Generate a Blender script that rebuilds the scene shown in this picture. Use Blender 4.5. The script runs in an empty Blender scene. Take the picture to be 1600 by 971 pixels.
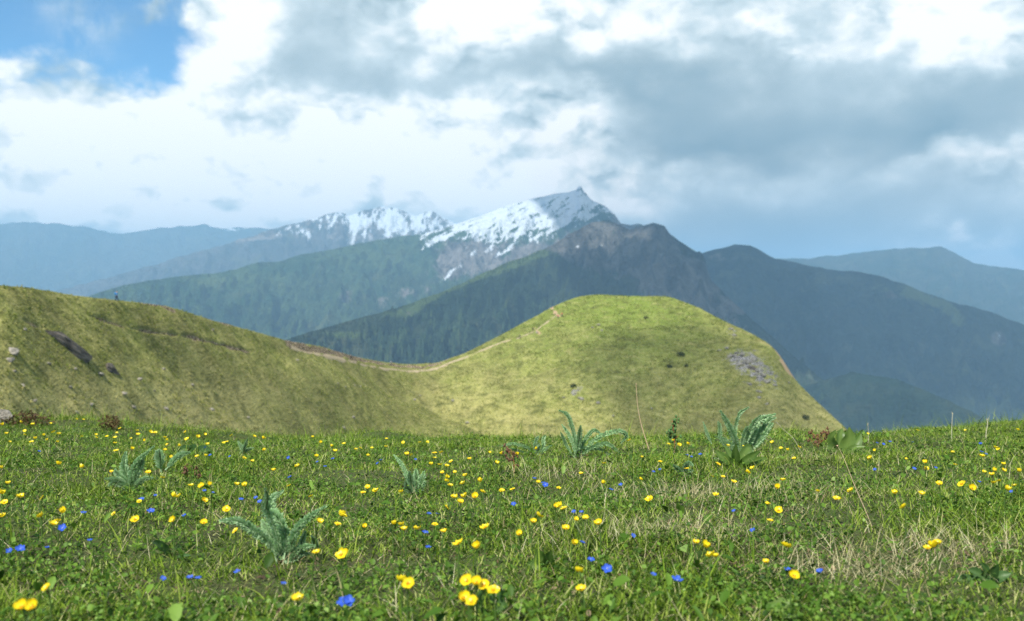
import bpy, bmesh, math, random
import numpy as np
from mathutils import Vector, Matrix, noise as mnoise

S = bpy.context.scene
COL = S.collection
rng = np.random.default_rng(7)
random.seed(11)
PI = math.pi

# ------------------------------------------------------------------ camera
F = 1570.0                      # focal length in pixels of the 1600 px wide photograph
PITCH = math.radians(2.0)
CAMH = 0.30                     # camera height above the turf
CAM = Vector((0, 0, CAMH))
FWD = Vector((0, math.cos(PITCH), -math.sin(PITCH)))
UP = Vector((0, math.sin(PITCH), math.cos(PITCH)))
cd = bpy.data.cameras.new('camera'); cam = bpy.data.objects.new('camera', cd); COL.objects.link(cam)
cam.location = CAM; cam.rotation_euler = (PI/2 - PITCH, 0, 0)
cd.sensor_width = 36; cd.lens = F/1600*36
cd.clip_start = 0.05; cd.clip_end = 60000
cd.dof.use_dof = True; cd.dof.focus_distance = 2.05; cd.dof.aperture_fstop = 8.0
S.camera = cam

def ray(px, py):
    return FWD + Vector((1, 0, 0))*((px-800)/F) + UP*((485.5-py)/F)
def at(px, py, Y):
    d = ray(px, py); return CAM + d*(Y/d.y)
def project(x, y, z):
    zc = z - CAMH
    f = y*math.cos(PITCH) - zc*math.sin(PITCH)
    u = y*math.sin(PITCH) + zc*math.cos(PITCH)
    return 800 + F*x/f, 485.5 - F*u/f

# ------------------------------------------------------------------ numpy noise
def _h(ix, iy, seed):
    n = (ix.astype(np.int64)*374761393 + iy.astype(np.int64)*668265263 + seed*1442695041) & 0xffffffff
    n = ((n ^ (n >> 13))*1274126177) & 0xffffffff
    n = ((n ^ (n >> 16))*2246822519) & 0xffffffff
    return ((n ^ (n >> 15)) & 0xffff)/65535.0
def perlin(x, y, seed=0):
    x = np.asarray(x, float); y = np.asarray(y, float)
    ix = np.floor(x); iy = np.floor(y); fx = x-ix; fy = y-iy
    u = fx*fx*fx*(fx*(fx*6-15)+10); v = fy*fy*fy*(fy*(fy*6-15)+10)
    def g(a, b):
        t = _h(ix+a, iy+b, seed)*2*PI
        return np.cos(t)*(fx-a) + np.sin(t)*(fy-b)
    a = g(0, 0); b = g(1, 0); c = g(0, 1); d = g(1, 1)
    return (a+(b-a)*u + ((c+(d-c)*u)-(a+(b-a)*u))*v)*1.45
def fbm(x, y, o=4, seed=0, gain=.5):
    s = 0; a = 1
    for i in range(o):
        s = s + a*perlin(np.asarray(x)*2**i, np.asarray(y)*2**i, seed+i*17); a *= gain
    return s
def ridged(x, y, o=4, seed=0, gain=.5):
    s = 0; a = 1
    for i in range(o):
        s = s + a*(1-np.abs(perlin(np.asarray(x)*2**i, np.asarray(y)*2**i, seed+i*31))*2); a *= gain
    return s/1.6
def sstep(a, b, x):
    t = np.clip((np.asarray(x, float)-a)/(b-a), 0, 1); return t*t*(3-2*t)

# ------------------------------------------------------------------ object helpers
def tag(o, label=None, cat=None, group=None, kind=None):
    if label: o['label'] = label
    if cat: o['category'] = cat
    if group: o['group'] = group
    if kind: o['kind'] = kind
    return o
def link(name, me, parent=None):
    o = bpy.data.objects.new(name, me); COL.objects.link(o)
    if parent: o.parent = parent
    return o
def empty(name, loc, rotz=0, scale=1):
    o = bpy.data.objects.new(name, None); COL.objects.link(o)
    o.location = loc; o.rotation_euler = (0, 0, rotz); o.scale = (scale,)*3; o.empty_display_size = .05
    return o
def mesh_np(name, v, f, mat, smooth=False, attrs=None):
    """v (n,3); f (m,k) with one face size."""
    v = np.asarray(v, np.float32); f = np.asarray(f, np.int32)
    me = bpy.data.meshes.new(name); k = f.shape[1]
    me.vertices.add(len(v)); me.vertices.foreach_set('co', v.ravel())
    me.loops.add(f.size); me.loops.foreach_set('vertex_index', f.ravel())
    me.polygons.add(len(f)); me.polygons.foreach_set('loop_start', np.arange(0, f.size, k, dtype=np.int32))
    if smooth: me.polygons.foreach_set('use_smooth', np.ones(len(f), bool))
    for a, arr in (attrs or {}).items():
        at_ = me.attributes.new(a, 'FLOAT', 'POINT'); at_.data.foreach_set('value', np.asarray(arr, np.float32).ravel())
    me.update(calc_edges=True)
    if mat: me.materials.append(mat)
    return me
def mesh_py(name, v, f, mat=None, smooth=True, mats=None, idx=None):
    me = bpy.data.meshes.new(name); me.from_pydata([tuple(p) for p in v], [], f)
    for m in (mats or [mat]): me.materials.append(m)
    if idx: me.polygons.foreach_set('material_index', idx)
    if smooth: me.polygons.foreach_set('use_smooth', [True]*len(f))
    me.update(); return me
def grid_faces(nr, nc):
    i = np.arange(nr-1)[:, None]*nc + np.arange(nc-1)[None, :]
    return np.stack([i, i+1, i+nc+1, i+nc], -1).reshape(-1, 4)

# ------------------------------------------------------------------ node helpers
class NT:
    def __init__(s, tree): s.t = tree; s.n = tree.nodes; s.l = tree.links
    def node(s, typ, **kw):
        n = s.n.new(typ)
        for k, v in kw.items(): setattr(n, k, v)
        return n
    def put(s, sock, v):
        if isinstance(v, bpy.types.NodeSocket): s.l.new(v, sock)
        elif v is not None:
            if sock.type == 'RGBA' and len(v) == 3: v = (*v, 1)
            sock.default_value = v
    def m(s, op, a, b=None, c=None, clamp=False):
        n = s.node('ShaderNodeMath', operation=op, use_clamp=clamp)
        for i, x in enumerate((a, b, c)):
            if x is not None: s.put(n.inputs[i], x)
        return n.outputs[0]
    def v(s, op, a, b=None, out=0):
        n = s.node('ShaderNodeVectorMath', operation=op)
        s.put(n.inputs[0], a)
        if b is not None:
            if op == 'SCALE': s.put(n.inputs['Scale'], b)
            else: s.put(n.inputs[1], b)
        return n.outputs[out]
    def noise(s, vec, scale, detail=4, rough=.55, dist=0, out='Fac'):
        n = s.node('ShaderNodeTexNoise')
        if vec is not None: s.put(n.inputs['Vector'], vec)
        n.inputs['Scale'].default_value = scale; n.inputs['Detail'].default_value = detail
        n.inputs['Roughness'].default_value = rough; n.inputs['Distortion'].default_value = dist
        return n.outputs[out]
    def ss(s, x, a, b):
        n = s.node('ShaderNodeMapRange', interpolation_type='SMOOTHSTEP')
        s.put(n.inputs[0], x); s.put(n.inputs[1], a); s.put(n.inputs[2], b); return n.outputs[0]
    def mix(s, f, a, b):
        n = s.node('ShaderNodeMix', data_type='RGBA'); s.put(n.inputs[0], f); s.put(n.inputs[6], a); s.put(n.inputs[7], b); return n.outputs[2]
    def ramp(s, f, stops):
        n = s.node('ShaderNodeValToRGB'); e = n.color_ramp.elements
        while len(e) < len(stops): e.new(.5)
        for q, (p, c) in zip(e, stops): q.position = p; q.color = (*c, 1)
        s.put(n.inputs[0], f); return n.outputs[0]
    def attr(s, name):
        n = s.node('ShaderNodeAttribute', attribute_name=name); return n.outputs['Fac']
    def pos(s): return s.node('ShaderNodeNewGeometry').outputs['Position']
    def bump(s, h, strength=.5, dist=.1):
        n = s.node('ShaderNodeBump'); s.put(n.inputs['Height'], h)
        n.inputs['Strength'].default_value = strength; n.inputs['Distance'].default_value = dist
        return n.outputs[0]
def material(name):
    m = bpy.data.materials.new(name); m.use_nodes = True; t = NT(m.node_tree)
    b = t.n['Principled BSDF']; b.inputs['Specular IOR Level'].default_value = .25; b.inputs['Roughness'].default_value = .8
    return m, t, b
def leafy(name, ramp_stops, transl=.35, rough=.5, noise_scale=0, spec=.3):
    """green matter: colour along the per-vertex tint, some light passing through"""
    m, t, b = material(name)
    c = t.ramp(t.attr('tint'), ramp_stops)
    if noise_scale:
        c = t.mix(t.m('MULTIPLY', t.noise(t.pos(), noise_scale, 3), .55), c, t.v('SCALE', c, .55))
    t.put(b.inputs['Base Color'], c); b.inputs['Roughness'].default_value = rough; b.inputs['Specular IOR Level'].default_value = spec
    tr = t.node('ShaderNodeBsdfTranslucent'); t.put(tr.inputs[0], c)
    mx = t.node('ShaderNodeMixShader'); mx.inputs[0].default_value = transl
    t.l.new(b.outputs[0], mx.inputs[1]); t.l.new(tr.outputs[0], mx.inputs[2])
    t.l.new(mx.outputs[0], t.n['Material Output'].inputs[0])
    return m
def plain(name, col, rough=.7, var=.25, scale=40, spec=.25, transl=0):
    m, t, b = material(name)
    n = t.noise(t.pos(), scale, 4)
    c = t.mix(n, tuple(x*(1-var) for x in col), tuple(min(1, x*(1+var)) for x in col))
    t.put(b.inputs['Base Color'], c); b.inputs['Roughness'].default_value = rough; b.inputs['Specular IOR Level'].default_value = spec
    if transl:
        tr = t.node('ShaderNodeBsdfTranslucent'); t.put(tr.inputs[0], c)
        mx = t.node('ShaderNodeMixShader'); mx.inputs[0].default_value = transl
        t.l.new(b.outputs[0], mx.inputs[1]); t.l.new(tr.outputs[0], mx.inputs[2])
        t.l.new(mx.outputs[0], t.n['Material Output'].inputs[0])
    return m

# ------------------------------------------------------------------ sky, sun
SUN_DIR = Vector((-0.31, -0.60, 0.0)).normalized()
SUN_EL = math.radians(53)
def build_world():
    w = bpy.data.worlds.new('World'); S.world = w; w.use_nodes = True
    t = NT(w.node_tree); bg = t.n['Background']; bg.inputs['Strength'].default_value = 0.1
    sky = t.node('ShaderNodeTexSky', sky_type='NISHITA'); sky.sun_disc = False
    sky.sun_elevation = SUN_EL; sky.sun_rotation = math.atan2(SUN_DIR.x, SUN_DIR.y)
    sky.altitude = 3000; sky.dust_density = .6; sky.ozone_density = 1.5
    d = t.v('NORMALIZE', t.node('ShaderNodeTexCoord').outputs['Generated'])
    sp = t.node('ShaderNodeSeparateXYZ'); t.put(sp.inputs[0], d); x, y, z = sp.outputs
    az = t.m('ARCTAN2', x, y)
    el = t.m('MINIMUM', t.m('DIVIDE', z, t.m('MAXIMUM', t.m('SQRT', t.m('ADD', t.m('MULTIPLY', x, x), t.m('MULTIPLY', y, y))), .05)), 2.0)
    cb = t.node('ShaderNodeCombineXYZ'); t.put(cb.inputs[0], az); t.put(cb.inputs[1], el)
    P = cb.outputs[0]
    # stretched direction so that puffs are a little wider than high
    ds = t.v('MULTIPLY', d, (1, 1, 1.5))
    def centred(vec, scale, amp, detail=3, rough=.55):
        c = t.noise(vec, scale, detail, rough, out='Color')
        return t.v('SCALE', t.v('SUBTRACT', c, (.5, .5, .5)), amp)
    W = t.v('ADD', t.v('ADD', P, centred(ds, 5, .16)), centred(ds, 17, .055, 4, .6))
    Wm = t.v('MULTIPLY', W, (1, 1, 0))
    def cpt(px, py):
        r = ray(px, py); return math.atan2(r.x, r.y), r.z/math.hypot(r.x, r.y)
    def blob(vec, px, py, sx, sy):
        a, e = cpt(px, py)
        q = t.v('MULTIPLY', t.v('SUBTRACT', vec, (a, e, 0)), (F/sx, F/sy, 0))
        return t.m('POWER', 2.71828, t.m('MULTIPLY', t.v('DOT_PRODUCT', q, q, out=1), -1))
    V = t.m('MULTIPLY_ADD', t.noise(ds, 2.3, 3), .45, .45)
    for px, py, sx, sy, a in BLOBS:
        V = t.m('MULTIPLY_ADD', blob(Wm, px, py, sx, sy), a, V)
    def heap(vec, scale):
        n = t.node('ShaderNodeTexVoronoi', feature='F1'); t.put(n.inputs['Vector'], vec); n.inputs['Scale'].default_value = scale
        n.inputs['Detail'].default_value = 3; n.inputs['Roughness'].default_value = .55; n.inputs['Lacunarity'].default_value = 2.1
        return n.outputs['Distance']
    dw = t.v('ADD', ds, centred(ds, 13, .05, 4, .6))
    H1 = heap(dw, 11); H2 = heap(t.v('ADD', dw, (-.016, .0, .026)), 11)
    rel = t.m('SUBTRACT', H2, H1)
    D1 = t.noise(ds, 7.5, 9, .56); D2 = t.noise(t.v('ADD', ds, (-.035, .0, .05)), 7.5, 9, .56)
    # relief shows on the bright sunlit heaps, much less on the dull flat bases
    amt = t.m('MULTIPLY_ADD', t.ss(V, .42, .95), .80, .03)
    V = t.m('MULTIPLY_ADD', rel, amt, V)
    V = t.m('MULTIPLY_ADD', t.m('SUBTRACT', D1, D2), t.m('MULTIPLY_ADD', t.ss(V, .40, .95), .40, .10), V)
    V = t.m('MULTIPLY_ADD', t.m('SUBTRACT', t.noise(ds, 10, 8, .56), .5), .20, V)
    ccol = t.ramp(V, [(0, (.105, .185, .245)), (.22, (.165, .265, .325)), (.45, (.30, .39, .435)), (.66, (.46, .55, .59)), (.83, (.64, .69, .705)), (1, (.80, .81, .815))])
    # the hole of blue sky, its rim eaten into by heaped cloud
    a0, e0 = cpt(282, 135)
    sw = t.node('ShaderNodeSeparateXYZ'); t.put(sw.inputs[0], P)
    rim = t.m('MAXIMUM', t.m('SUBTRACT', sw.outputs[0], a0), t.m('SUBTRACT', e0, sw.outputs[1]))
    rim = t.m('ADD', rim, t.m('MULTIPLY_ADD', H1, -.036, .040))
    rim = t.m('ADD', rim, t.m('MULTIPLY', t.m('SUBTRACT', t.noise(ds, 24, 9, .62), .5), .030))
    rim = t.m('ADD', rim, t.m('MULTIPLY', t.m('SUBTRACT', t.noise(ds, 8, 4), .5), .015))
    cov = t.ss(rim, -.016, .012)
    wisp = t.m('ADD', t.m('MULTIPLY', blob(Wm, 105, 35, 45, 40), .5), t.m('MULTIPLY', blob(Wm, 212, 42, 34, 12), .8))
    wisp = t.m('MULTIPLY', wisp, t.ss(t.noise(t.v('MULTIPLY', d, (1, 1, .6)), 30, 7, .62), .36, .66))
    # well away overhead and behind the gaps come back in places
    cov2 = t.m('MAXIMUM', cov, wisp)
    skyc = t.v('MULTIPLY', sky.outputs[0], (.64, 1.04, 1.14))
    col = t.mix(t.m('MINIMUM', cov2, 1), skyc, t.v('SCALE', ccol, 10))
    t.put(bg.inputs['Color'], col)
    w.cycles.sampling_method = 'MANUAL'; w.cycles.sample_map_resolution = 512
BLOBS = [  # photo position, spread, change of brightness
    (70, 165, 150, 45, .30), (250, 140, 60, 45, .25), (120, 300, 230, 40, .14), (1500, 130, 60, 40, .10),
    (150, 240, 260, 85, .30), (700, 235, 240, 62, .40), (330, 80, 75, 60, .38), (420, 250, 160, 60, .25), (900, 190, 90, 50, .30), (880, 280, 160, 35, .30),
    (720, 30, 120, 60, .40), (900, 40, 130, 50, .30), (1210, 45, 38, 26, .42), (1430, 30, 100, 45, .32), (1540, 80, 70, 50, .25), (640, 300, 160, 30, .22),
    (500, 70, 100, 110, -.12), (470, 150, 90, 60, -.12), (620, 140, 160, 26, -.13), (900, 130, 200, 30, -.18), (1150, 150, 280, 60, -.27), (1480, 190, 190, 50, -.33), (1430, 235, 120, 22, -.25),
    (1080, 200, 150, 32, -.22), (1250, 340, 330, 60, -.24), (1150, 385, 180, 40, -.06), (1500, 350, 200, 40, -.05), (1180, 270, 170, 26, .02), (1320, 235, 90, 16, .12), (1570, 262, 80, 22, .22),
    (180, 335, 300, 12, -.12), (250, 305, 300, 30, .12), (600, 285, 190, 40, .25), (1570, 405, 90, 16, .75), (1230, 392, 60, 10, .25), (20, 345, 300, 10, -.10), (480, 340, 60, 9, .20),
]
build_world()
sl = bpy.data.lights.new('sun', 'SUN'); sl.energy = 5.0; sl.angle = math.radians(1.0); sl.color = (1, .95, .87)
so = bpy.data.objects.new('sun', sl); COL.objects.link(so)
sd = Vector((SUN_DIR.x*math.cos(SUN_EL), SUN_DIR.y*math.cos(SUN_EL), math.sin(SUN_EL)))
so.rotation_euler = (-sd).to_track_quat('-Z', 'Y').to_euler(); so.location = (0, 0, 30)

# ------------------------------------------------------------------ meadow
def meadow_z(x, y):
    x = np.asarray(x, float); y = np.asarray(y, float)
    yp = np.maximum(y, 0)
    z = -.048*y - .012*yp**2
    z = z + .0125*x*x/(1+(x/7)**2)
    z = z + .022*np.exp(-((x-1.05)**2/.35+(y-3.6)**2/.5)) + .02*np.exp(-((x-.25)**2/.2+(y-3.6)**2/.4))
    z = z + np.where(x < 0, .035*np.exp(-((x+3.0)**2/.9+(y-5.3)**2/1.5)), 0)
    near = np.exp(-np.maximum(yp-6, 0)/10)
    z = z + (.014*perlin(x*2.1, y*2.1, 3) + .007*perlin(x*6, y*6, 4) + .0035*perlin(x*17, y*17, 5))*near + .048*fbm(x*1.3, y*1.3, 3, 9)*sstep(3.2, 4.6, y)*near
    z = z + .25*perlin(x*.11, y*.11, 6)*sstep(7, 20, y)
    return z
def mz(x, y): return float(meadow_z(x, y))
def ground_hit(px, py, h=0.0):
    """first point where the view ray comes within h above the turf"""
    d = ray(px, py); ys = np.linspace(.6, 9, 1500)
    X = CAM.x + d.x/d.y*ys; Z = CAM.z + d.z/d.y*ys
    k = np.nonzero(Z <= meadow_z(X, ys)+h)[0]
    i = k[0] if len(k) else int(np.argmin(Z-meadow_z(X, ys)-h))
    return float(X[i]), float(ys[i])

def axis(parts):
    return np.concatenate([np.arange(a, b, s) for a, b, s in parts])
xs = axis([(-60, -6, 2), (-6, -4, .2), (-4, 4, .035), (4, 6, .2), (6, 61, 2)])
ys = axis([(-40, 0, 2), (0, .5, .1), (.5, 7.5, .035), (7.5, 12, .2), (12, 66, 2)])
gx, gy = np.meshgrid(xs, ys)
gz = meadow_z(gx, gy)
m_turf, t, b = material('turf_soil')
p = t.pos()
n1 = t.noise(p, 5, 5); n2 = t.noise(p, 45, 6, .65); n3 = t.noise(p, 220, 4, .6)
c = t.mix(t.ss(t.m('MULTIPLY_ADD', n2, .5, t.m('MULTIPLY', n1, .5)), .40, .6), (.060, .062, .022), (.055, .100, .014))
c = t.mix(t.ss(n3, .5, .68), c, (.100, .120, .035)); c = t.mix(t.ss(n3, .5, .32), c, (.02, .022, .010))
t.put(b.inputs['Base Color'], c); b.inputs['Roughness'].default_value = .95
t.put(b.inputs['Normal'], t.bump(t.m('ADD', n2, t.m('MULTIPLY', n3, .5)), .8, .012))
o = link('meadow_ground', mesh_np('meadow_ground', np.stack([gx, gy, gz], -1).reshape(-1, 3), grid_faces(*gx.shape), m_turf, True)); tag(o, kind='structure')

# ------------------------------------------------------------------ blades and leaves of the sward
def scatter(n, y0=.72, y1=6.6, power=1.0, seed=1, mask=None):
    """points over the part of the turf that the view takes in and a little round it"""
    r = np.random.default_rng(seed); out = []
    got = 0
    while got < n:
        k = n
        u = r.random(k)
        y = y0*(y1/y0)**u if power == 1 else y0+(y1-y0)*u**power
        x = (r.random(k)*2-1)*(.58*y+.35)
        keep = np.ones(k, bool)
        if mask is not None: keep = r.random(k) < mask(x, y)
        out.append(np.stack([x[keep], y[keep]], 1)); got += keep.sum()
    return np.concatenate(out)[:n]
def blades(name, pts, hgt, wid, lean, curl, mat, tint, seed=1, levels=4, droop=0, lift=0):
    r = np.random.default_rng(seed); n = len(pts)
    a = r.random(n)*2*PI; fa = a + r.normal(0, .5, n) + PI/2
    ux, uy = np.cos(a), np.sin(a); wx, wy = np.cos(fa), np.sin(fa)
    z0 = meadow_z(pts[:, 0], pts[:, 1]) - .003 + lift
    V = []
    for k in range(levels):
        s = k/(levels-1)
        th = lean + curl*s                      # angle from the vertical grows along the blade
        # integrate roughly
        hor = hgt*(s*np.sin(lean+curl*s*.5)); ver = hgt*(s*np.cos(lean+curl*s*.55))
        cx = pts[:, 0]+ux*hor; cy = pts[:, 1]+uy*hor; cz = z0+np.maximum(ver, .001)
        w = wid*(1-s**1.7)*(.75+.5*min(s*3, 1)*.5)
        if k == levels-1: V.append(np.stack([cx, cy, cz], 1))
        else:
            V.append(np.stack([cx-wx*w/2, cy-wy*w/2, cz], 1)); V.append(np.stack([cx+wx*w/2, cy+wy*w/2, cz], 1))
    nv = 2*(levels-1)+1
    v = np.stack(V, 1).reshape(-1, 3)
    f = []
    for k in range(levels-2): f += [(2*k, 2*k+1, 2*k+3), (2*k, 2*k+3, 2*k+2)]
    f.append((2*levels-4, 2*levels-3, 2*levels-2))
    f = (np.array(f)[None]+(np.arange(n)*nv)[:, None, None]).reshape(-1, 3)
    tt = np.repeat(np.clip(tint, 0, 1), nv)
    return mesh_np(name, v, f, mat, False, {'tint': tt})

G_RAMP = [(0, (.016, .042, .004)), (.28, (.085, .160, .010)), (.58, (.215, .325, .028)), (.85, (.36, .44, .085)), (1, (.55, .53, .26))]
m_grass = leafy('grass_blade', G_RAMP, .4, .5, 0, .12)
bare = [(1385, 880, .20, .11), (1010, 880, .13, .06), (765, 735, 0, 0), (720, 890, .12, .06), (300, 805, .10, .06), (490, 890, .07, .05), (1085, 825, .13, .07), (880, 925, .10, .05), (1240, 730, .09, .07), (1010, 830, .1, .05), (330, 925, .1, .04)]
bare = [(*ground_hit(px, py), a, c_) for px, py, a, c_ in bare if a]
straw = [(1130, 775, .26, .16), (1020, 845, .16, .10), (1090, 850, .14, .08), (1375, 895, .14, .08), (1500, 860, .14, .06), (900, 740, .15, .12), (1200, 720, .18, .10)]
straw = [(*ground_hit(px, py), a, c_) for px, py, a, c_ in straw]
def patches(x, y, L):
    s = np.zeros_like(x)
    for cx, cy, a, c_ in L:
        s = np.maximum(s, np.exp(-(((x-cx)/a)**2+((y-cy)/c_)**2)*(1+.8*perlin(x*9, y*9, 41))))
    return np.clip(s, 0, 1)
def turf_mask(x, y):
    m = .35+.65*sstep(-.45, .35, fbm(x*3.2, y*3.2, 3, 21))
    return m*(1-.75*patches(x, y, bare))
N = 340000
pt = scatter(N, .72, 6.6, 1.55, 5, turf_mask)
tall = sstep(-.2, .6, fbm(pt[:, 0]*1.7, pt[:, 1]*1.7, 3, 33))
r_ = np.random.default_rng(3)
hg = (.010+.023*r_.random(N)**1.7)*(.7+.75*tall)*(1+.12*pt[:, 1]/3)
yell = .14*fbm(pt[:, 0]*1.3, pt[:, 1]*1.3, 3, 51) + .05*pt[:, 0]/2
tn = .42+.27*r_.normal(size=N)+yell
tn = np.where(r_.random(N) < .05, .93, tn)
o = link('grass', blades('grass', pt, hg, .0009+.0012*r_.random(N)+.0003*pt[:, 1], .25+.5*r_.random(N), .2+1.3*r_.random(N), m_grass, tn, 8)); tag(o, kind='stuff')
N = 3600   # longer loose blades that stand out of the turf
pt = scatter(N, .72, 6.4, 1.5, 15, turf_mask)
hg = .035+.045*r_.random(N)**2
o = link('long_grass', blades('long_grass', pt, hg, .0014+.0012*r_.random(N), .1+.35*r_.random(N), .3+1.2*r_.random(N), m_grass, .5+.2*r_.normal(size=N), 18, 6)); tag(o, kind='stuff')
N = 3400   # ragged taller grass along the brow
q = np.random.default_rng(77); by = 4.2+1.6*q.random(N*3); bx = (q.random(N*3)*2-1)*(.58*by+.3)
kp = q.random(N*3) < .08+sstep(-.1, .5, fbm(bx*2.1, by*1.1, 3, 95)); pt = np.stack([bx[kp], by[kp]], 1)[:N]; N = len(pt)
o = link('long_grass', blades('long_grass', pt, .03+.10*q.random(N)**2.4, .0016+.0016*q.random(N), .1+.4*q.random(N), .2+1.1*q.random(N), m_grass, .55+.22*q.normal(size=N), 78, 6)); tag(o, kind='stuff')
m_straw = leafy('dry_straw', [(0, (.17, .13, .055)), (.5, (.42, .37, .185)), (1, (.64, .60, .38))], .25, .7)
N = 19000
pt = np.concatenate([scatter(13000, .72, 6.4, 1.4, 25, lambda x, y: .15+patches(x, y, straw)+.5*patches(x, y, bare)), scatter(N-13000, .72, 6.4, 1.4, 26)])
hg = .015+.04*r_.random(N)**1.5
o = link('dry_grass', blades('dry_grass', pt, hg, .0006+.0008*r_.random(N), .5+1.0*r_.random(N), -.2+.9*r_.random(N), m_straw, .45+.25*r_.normal(size=N), 28)); tag(o, kind='stuff')

def leaf_scatter(name, pts, size, aspect, lift, mat, tint, seed, tilt=.6, fold=.25):
    """small oval leaves, each of eight triangles folded along the midrib"""
    r = np.random.default_rng(seed); n = len(pts)
    prof = [(-.5, 0), (-.22, .36), (.12, .44), (.36, .25), (.5, 0)]
    loc = [(-.5, 0, 0), (-.1, 0, 0), (.25, 0, 0), (.5, 0, -.06)]
    L = np.array([(-.5, 0, 0), (-.1, 0, .0), (.25, 0, .0), (.5, 0, -.10), (-.28, .34, 0), (.1, .46, 0), (.36, .26, 0), (-.28, -.34, 0), (.1, -.46, 0), (.36, -.26, 0)], float)
    L[:, 2] += np.abs(L[:, 1])*fold
    L = L[None]*size[:, None, None]; L[..., 1] *= aspect[:, None]
    a = r.random(n)*2*PI; e = r.normal(.25, tilt, n); ro = r.normal(0, tilt*.8, n)
    x, y, z = L[..., 0]+size[:, None]*.5, L[..., 1], L[..., 2]
    cr, sr = np.cos(ro)[:, None], np.sin(ro)[:, None]; y, z = y*cr-z*sr, y*sr+z*cr
    ce, se = np.cos(e)[:, None], np.sin(e)[:, None]; x, z = x*ce-z*se, x*se+z*ce
    ca, sa = np.cos(a)[:, None], np.sin(a)[:, None]; x, y = x*ca-y*sa, x*sa+y*ca
    g = meadow_z(pts[:, 0], pts[:, 1])
    z = np.maximum(z + lift[:, None], .0015)
    v = np.stack([x+pts[:, 0, None], y+pts[:, 1, None], z+g[:, None]], -1).reshape(-1, 3)
    f = np.array([(0, 1, 4), (4, 1, 5), (1, 2, 5), (5, 2, 6), (2, 3, 6), (0, 7, 1), (7, 8, 1), (1, 8, 2), (8, 9, 2), (2, 9, 3)])
    f = (f[None]+(np.arange(n)*10)[:, None, None]).reshape(-1, 3)
    return mesh_np(name, v, f, mat, True, {'tint': np.repeat(np.clip(tint, 0, 1), 10)})
N = 4000   # fine pale tufts where last year's grass still stands
pt = scatter(N, .9, 6.0, 1.4, 27, lambda x, y: patches(x, y, straw)**1.3+.02)
o = link('dry_grass', blades('dry_grass', pt, .022+.045*r_.random(N), .0006+.0007*r_.random(N), .15+.7*r_.random(N), .2+1.0*r_.random(N), m_straw, .62+.22*r_.normal(size=N), 29, 5)); tag(o, kind='stuff')
m_cover = leafy('herb_leaf', [(0, (.014, .042, .006)), (.4, (.066, .145, .015)), (.75, (.165, .285, .040)), (1, (.30, .42, .13))], .3, .5, 0, .15)
N = 110000
cov_mask = lambda x, y: (.12+.88*sstep(-.15, .35, fbm(x*4+9, y*4, 3, 61)))*(1-.85*patches(x, y, bare))
pt = scatter(N, .72, 6.4, 1.5, 35, cov_mask)
sz = .0035+.0055*r_.random(N)**2
o = link('ground_cover_leaves', leaf_scatter('ground_cover_leaves', pt, sz, .55+.4*r_.random(N), .004+.020*r_.random(N), m_cover, .42+.2*r_.normal(size=N)+.15*fbm(pt[:, 0]*5, pt[:, 1]*5, 2, 71), 36)); tag(o, kind='stuff')
N = 1100   # larger herb leaves, some lobed plants' worth
pt = scatter(N, .72, 5.6, 1.3, 45, lambda x, y: .1+.9*sstep(.0, .4, fbm(x*2.6, y*2.6, 2, 81)))
o = link('herb_leaves', leaf_scatter('herb_leaves', pt, .012+.012*r_.random(N), .3+.4*r_.random(N), .006+.016*r_.random(N), m_cover, .45+.2*r_.normal(size=N), 46, .45)); tag(o, kind='stuff')
m_litter = leafy('dead_leaf', [(0, (.035, .022, .012)), (.5, (.11, .075, .038)), (1, (.28, .21, .12))], .1, .8)
N = 6500
pt = np.concatenate([scatter(2000, .72, 5.5, 1.3, 55, lambda x, y: .04+patches(x, y, bare)), scatter(4500, .72, 5.5, 1.3, 56)])
o = link('leaf_litter', leaf_scatter('leaf_litter', pt, .003+.007*r_.random(N)**2, .25+.5*r_.random(N), .002+.008*r_.random(N), m_litter, .4+.28*r_.normal(size=N), 57, .4, -.2)); tag(o, kind='stuff')

# ------------------------------------------------------------------ the green ridge in the middle distance
def pl(pts, u):
    pts = np.array(pts, float); return np.interp(u, pts[:, 0], pts[:, 1])
def smooth1(a, k):
    ker = np.hanning(k+2)[1:-1]; ker /= ker.sum()
    return np.convolve(np.pad(a, k//2, 'edge'), ker, 'same')[k//2:-(k//2)]
H_CREST = [(-700, 400), (-300, 425), (-60, 440), (0, 446), (50, 450), (110, 461), (180, 469), (260, 478), (330, 500), (400, 519), (450, 533), (500, 541), (548, 556), (590, 565), (640, 570), (690, 566), (735, 548), (780, 525), (830, 498), (870, 476), (905, 463), (935, 460), (990, 463), (1045, 463), (1090, 480), (1130, 501), (1180, 524), (1210, 543), (1225, 565), (1240, 592), (1270, 622), (1320, 668), (1380, 730), (1450, 830), (1600, 1000), (1900, 1250)]
H_RANGE = [(-700, 120), (0, 150), (182, 183), (330, 225), (450, 265), (560, 330), (640, 375), (750, 395), (900, 420), (1050, 415), (1130, 400), (1200, 385), (1320, 345), (1600, 320), (1900, 310)]
hu = np.arange(-700, 1900, 3.0)
hc = smooth1(pl(H_CREST, hu), 13)+.9*perlin(hu/23, hu*0, 91)+.5*perlin(hu/7, hu*0, 92)
hR = smooth1(pl(H_RANGE, hu), 41)
NT_ = 190
tb = np.concatenate([np.linspace(-1, 0, 16)[:-1], np.linspace(0, 1, NT_)])     # <0 behind the crest, 0 crest, 1 foot
def hdir(u, row):
    d0 = FWD[1]*np.ones_like(u)+UP[1]*((485.5-row)/F); dx = (u-800)/F; dz = FWD[2]+UP[2]*((485.5-row)/F)
    h = np.hypot(dx, d0); return dx/h, d0/h, dz/h
ddx, ddy, dtz = hdir(hu, hc)
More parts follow.
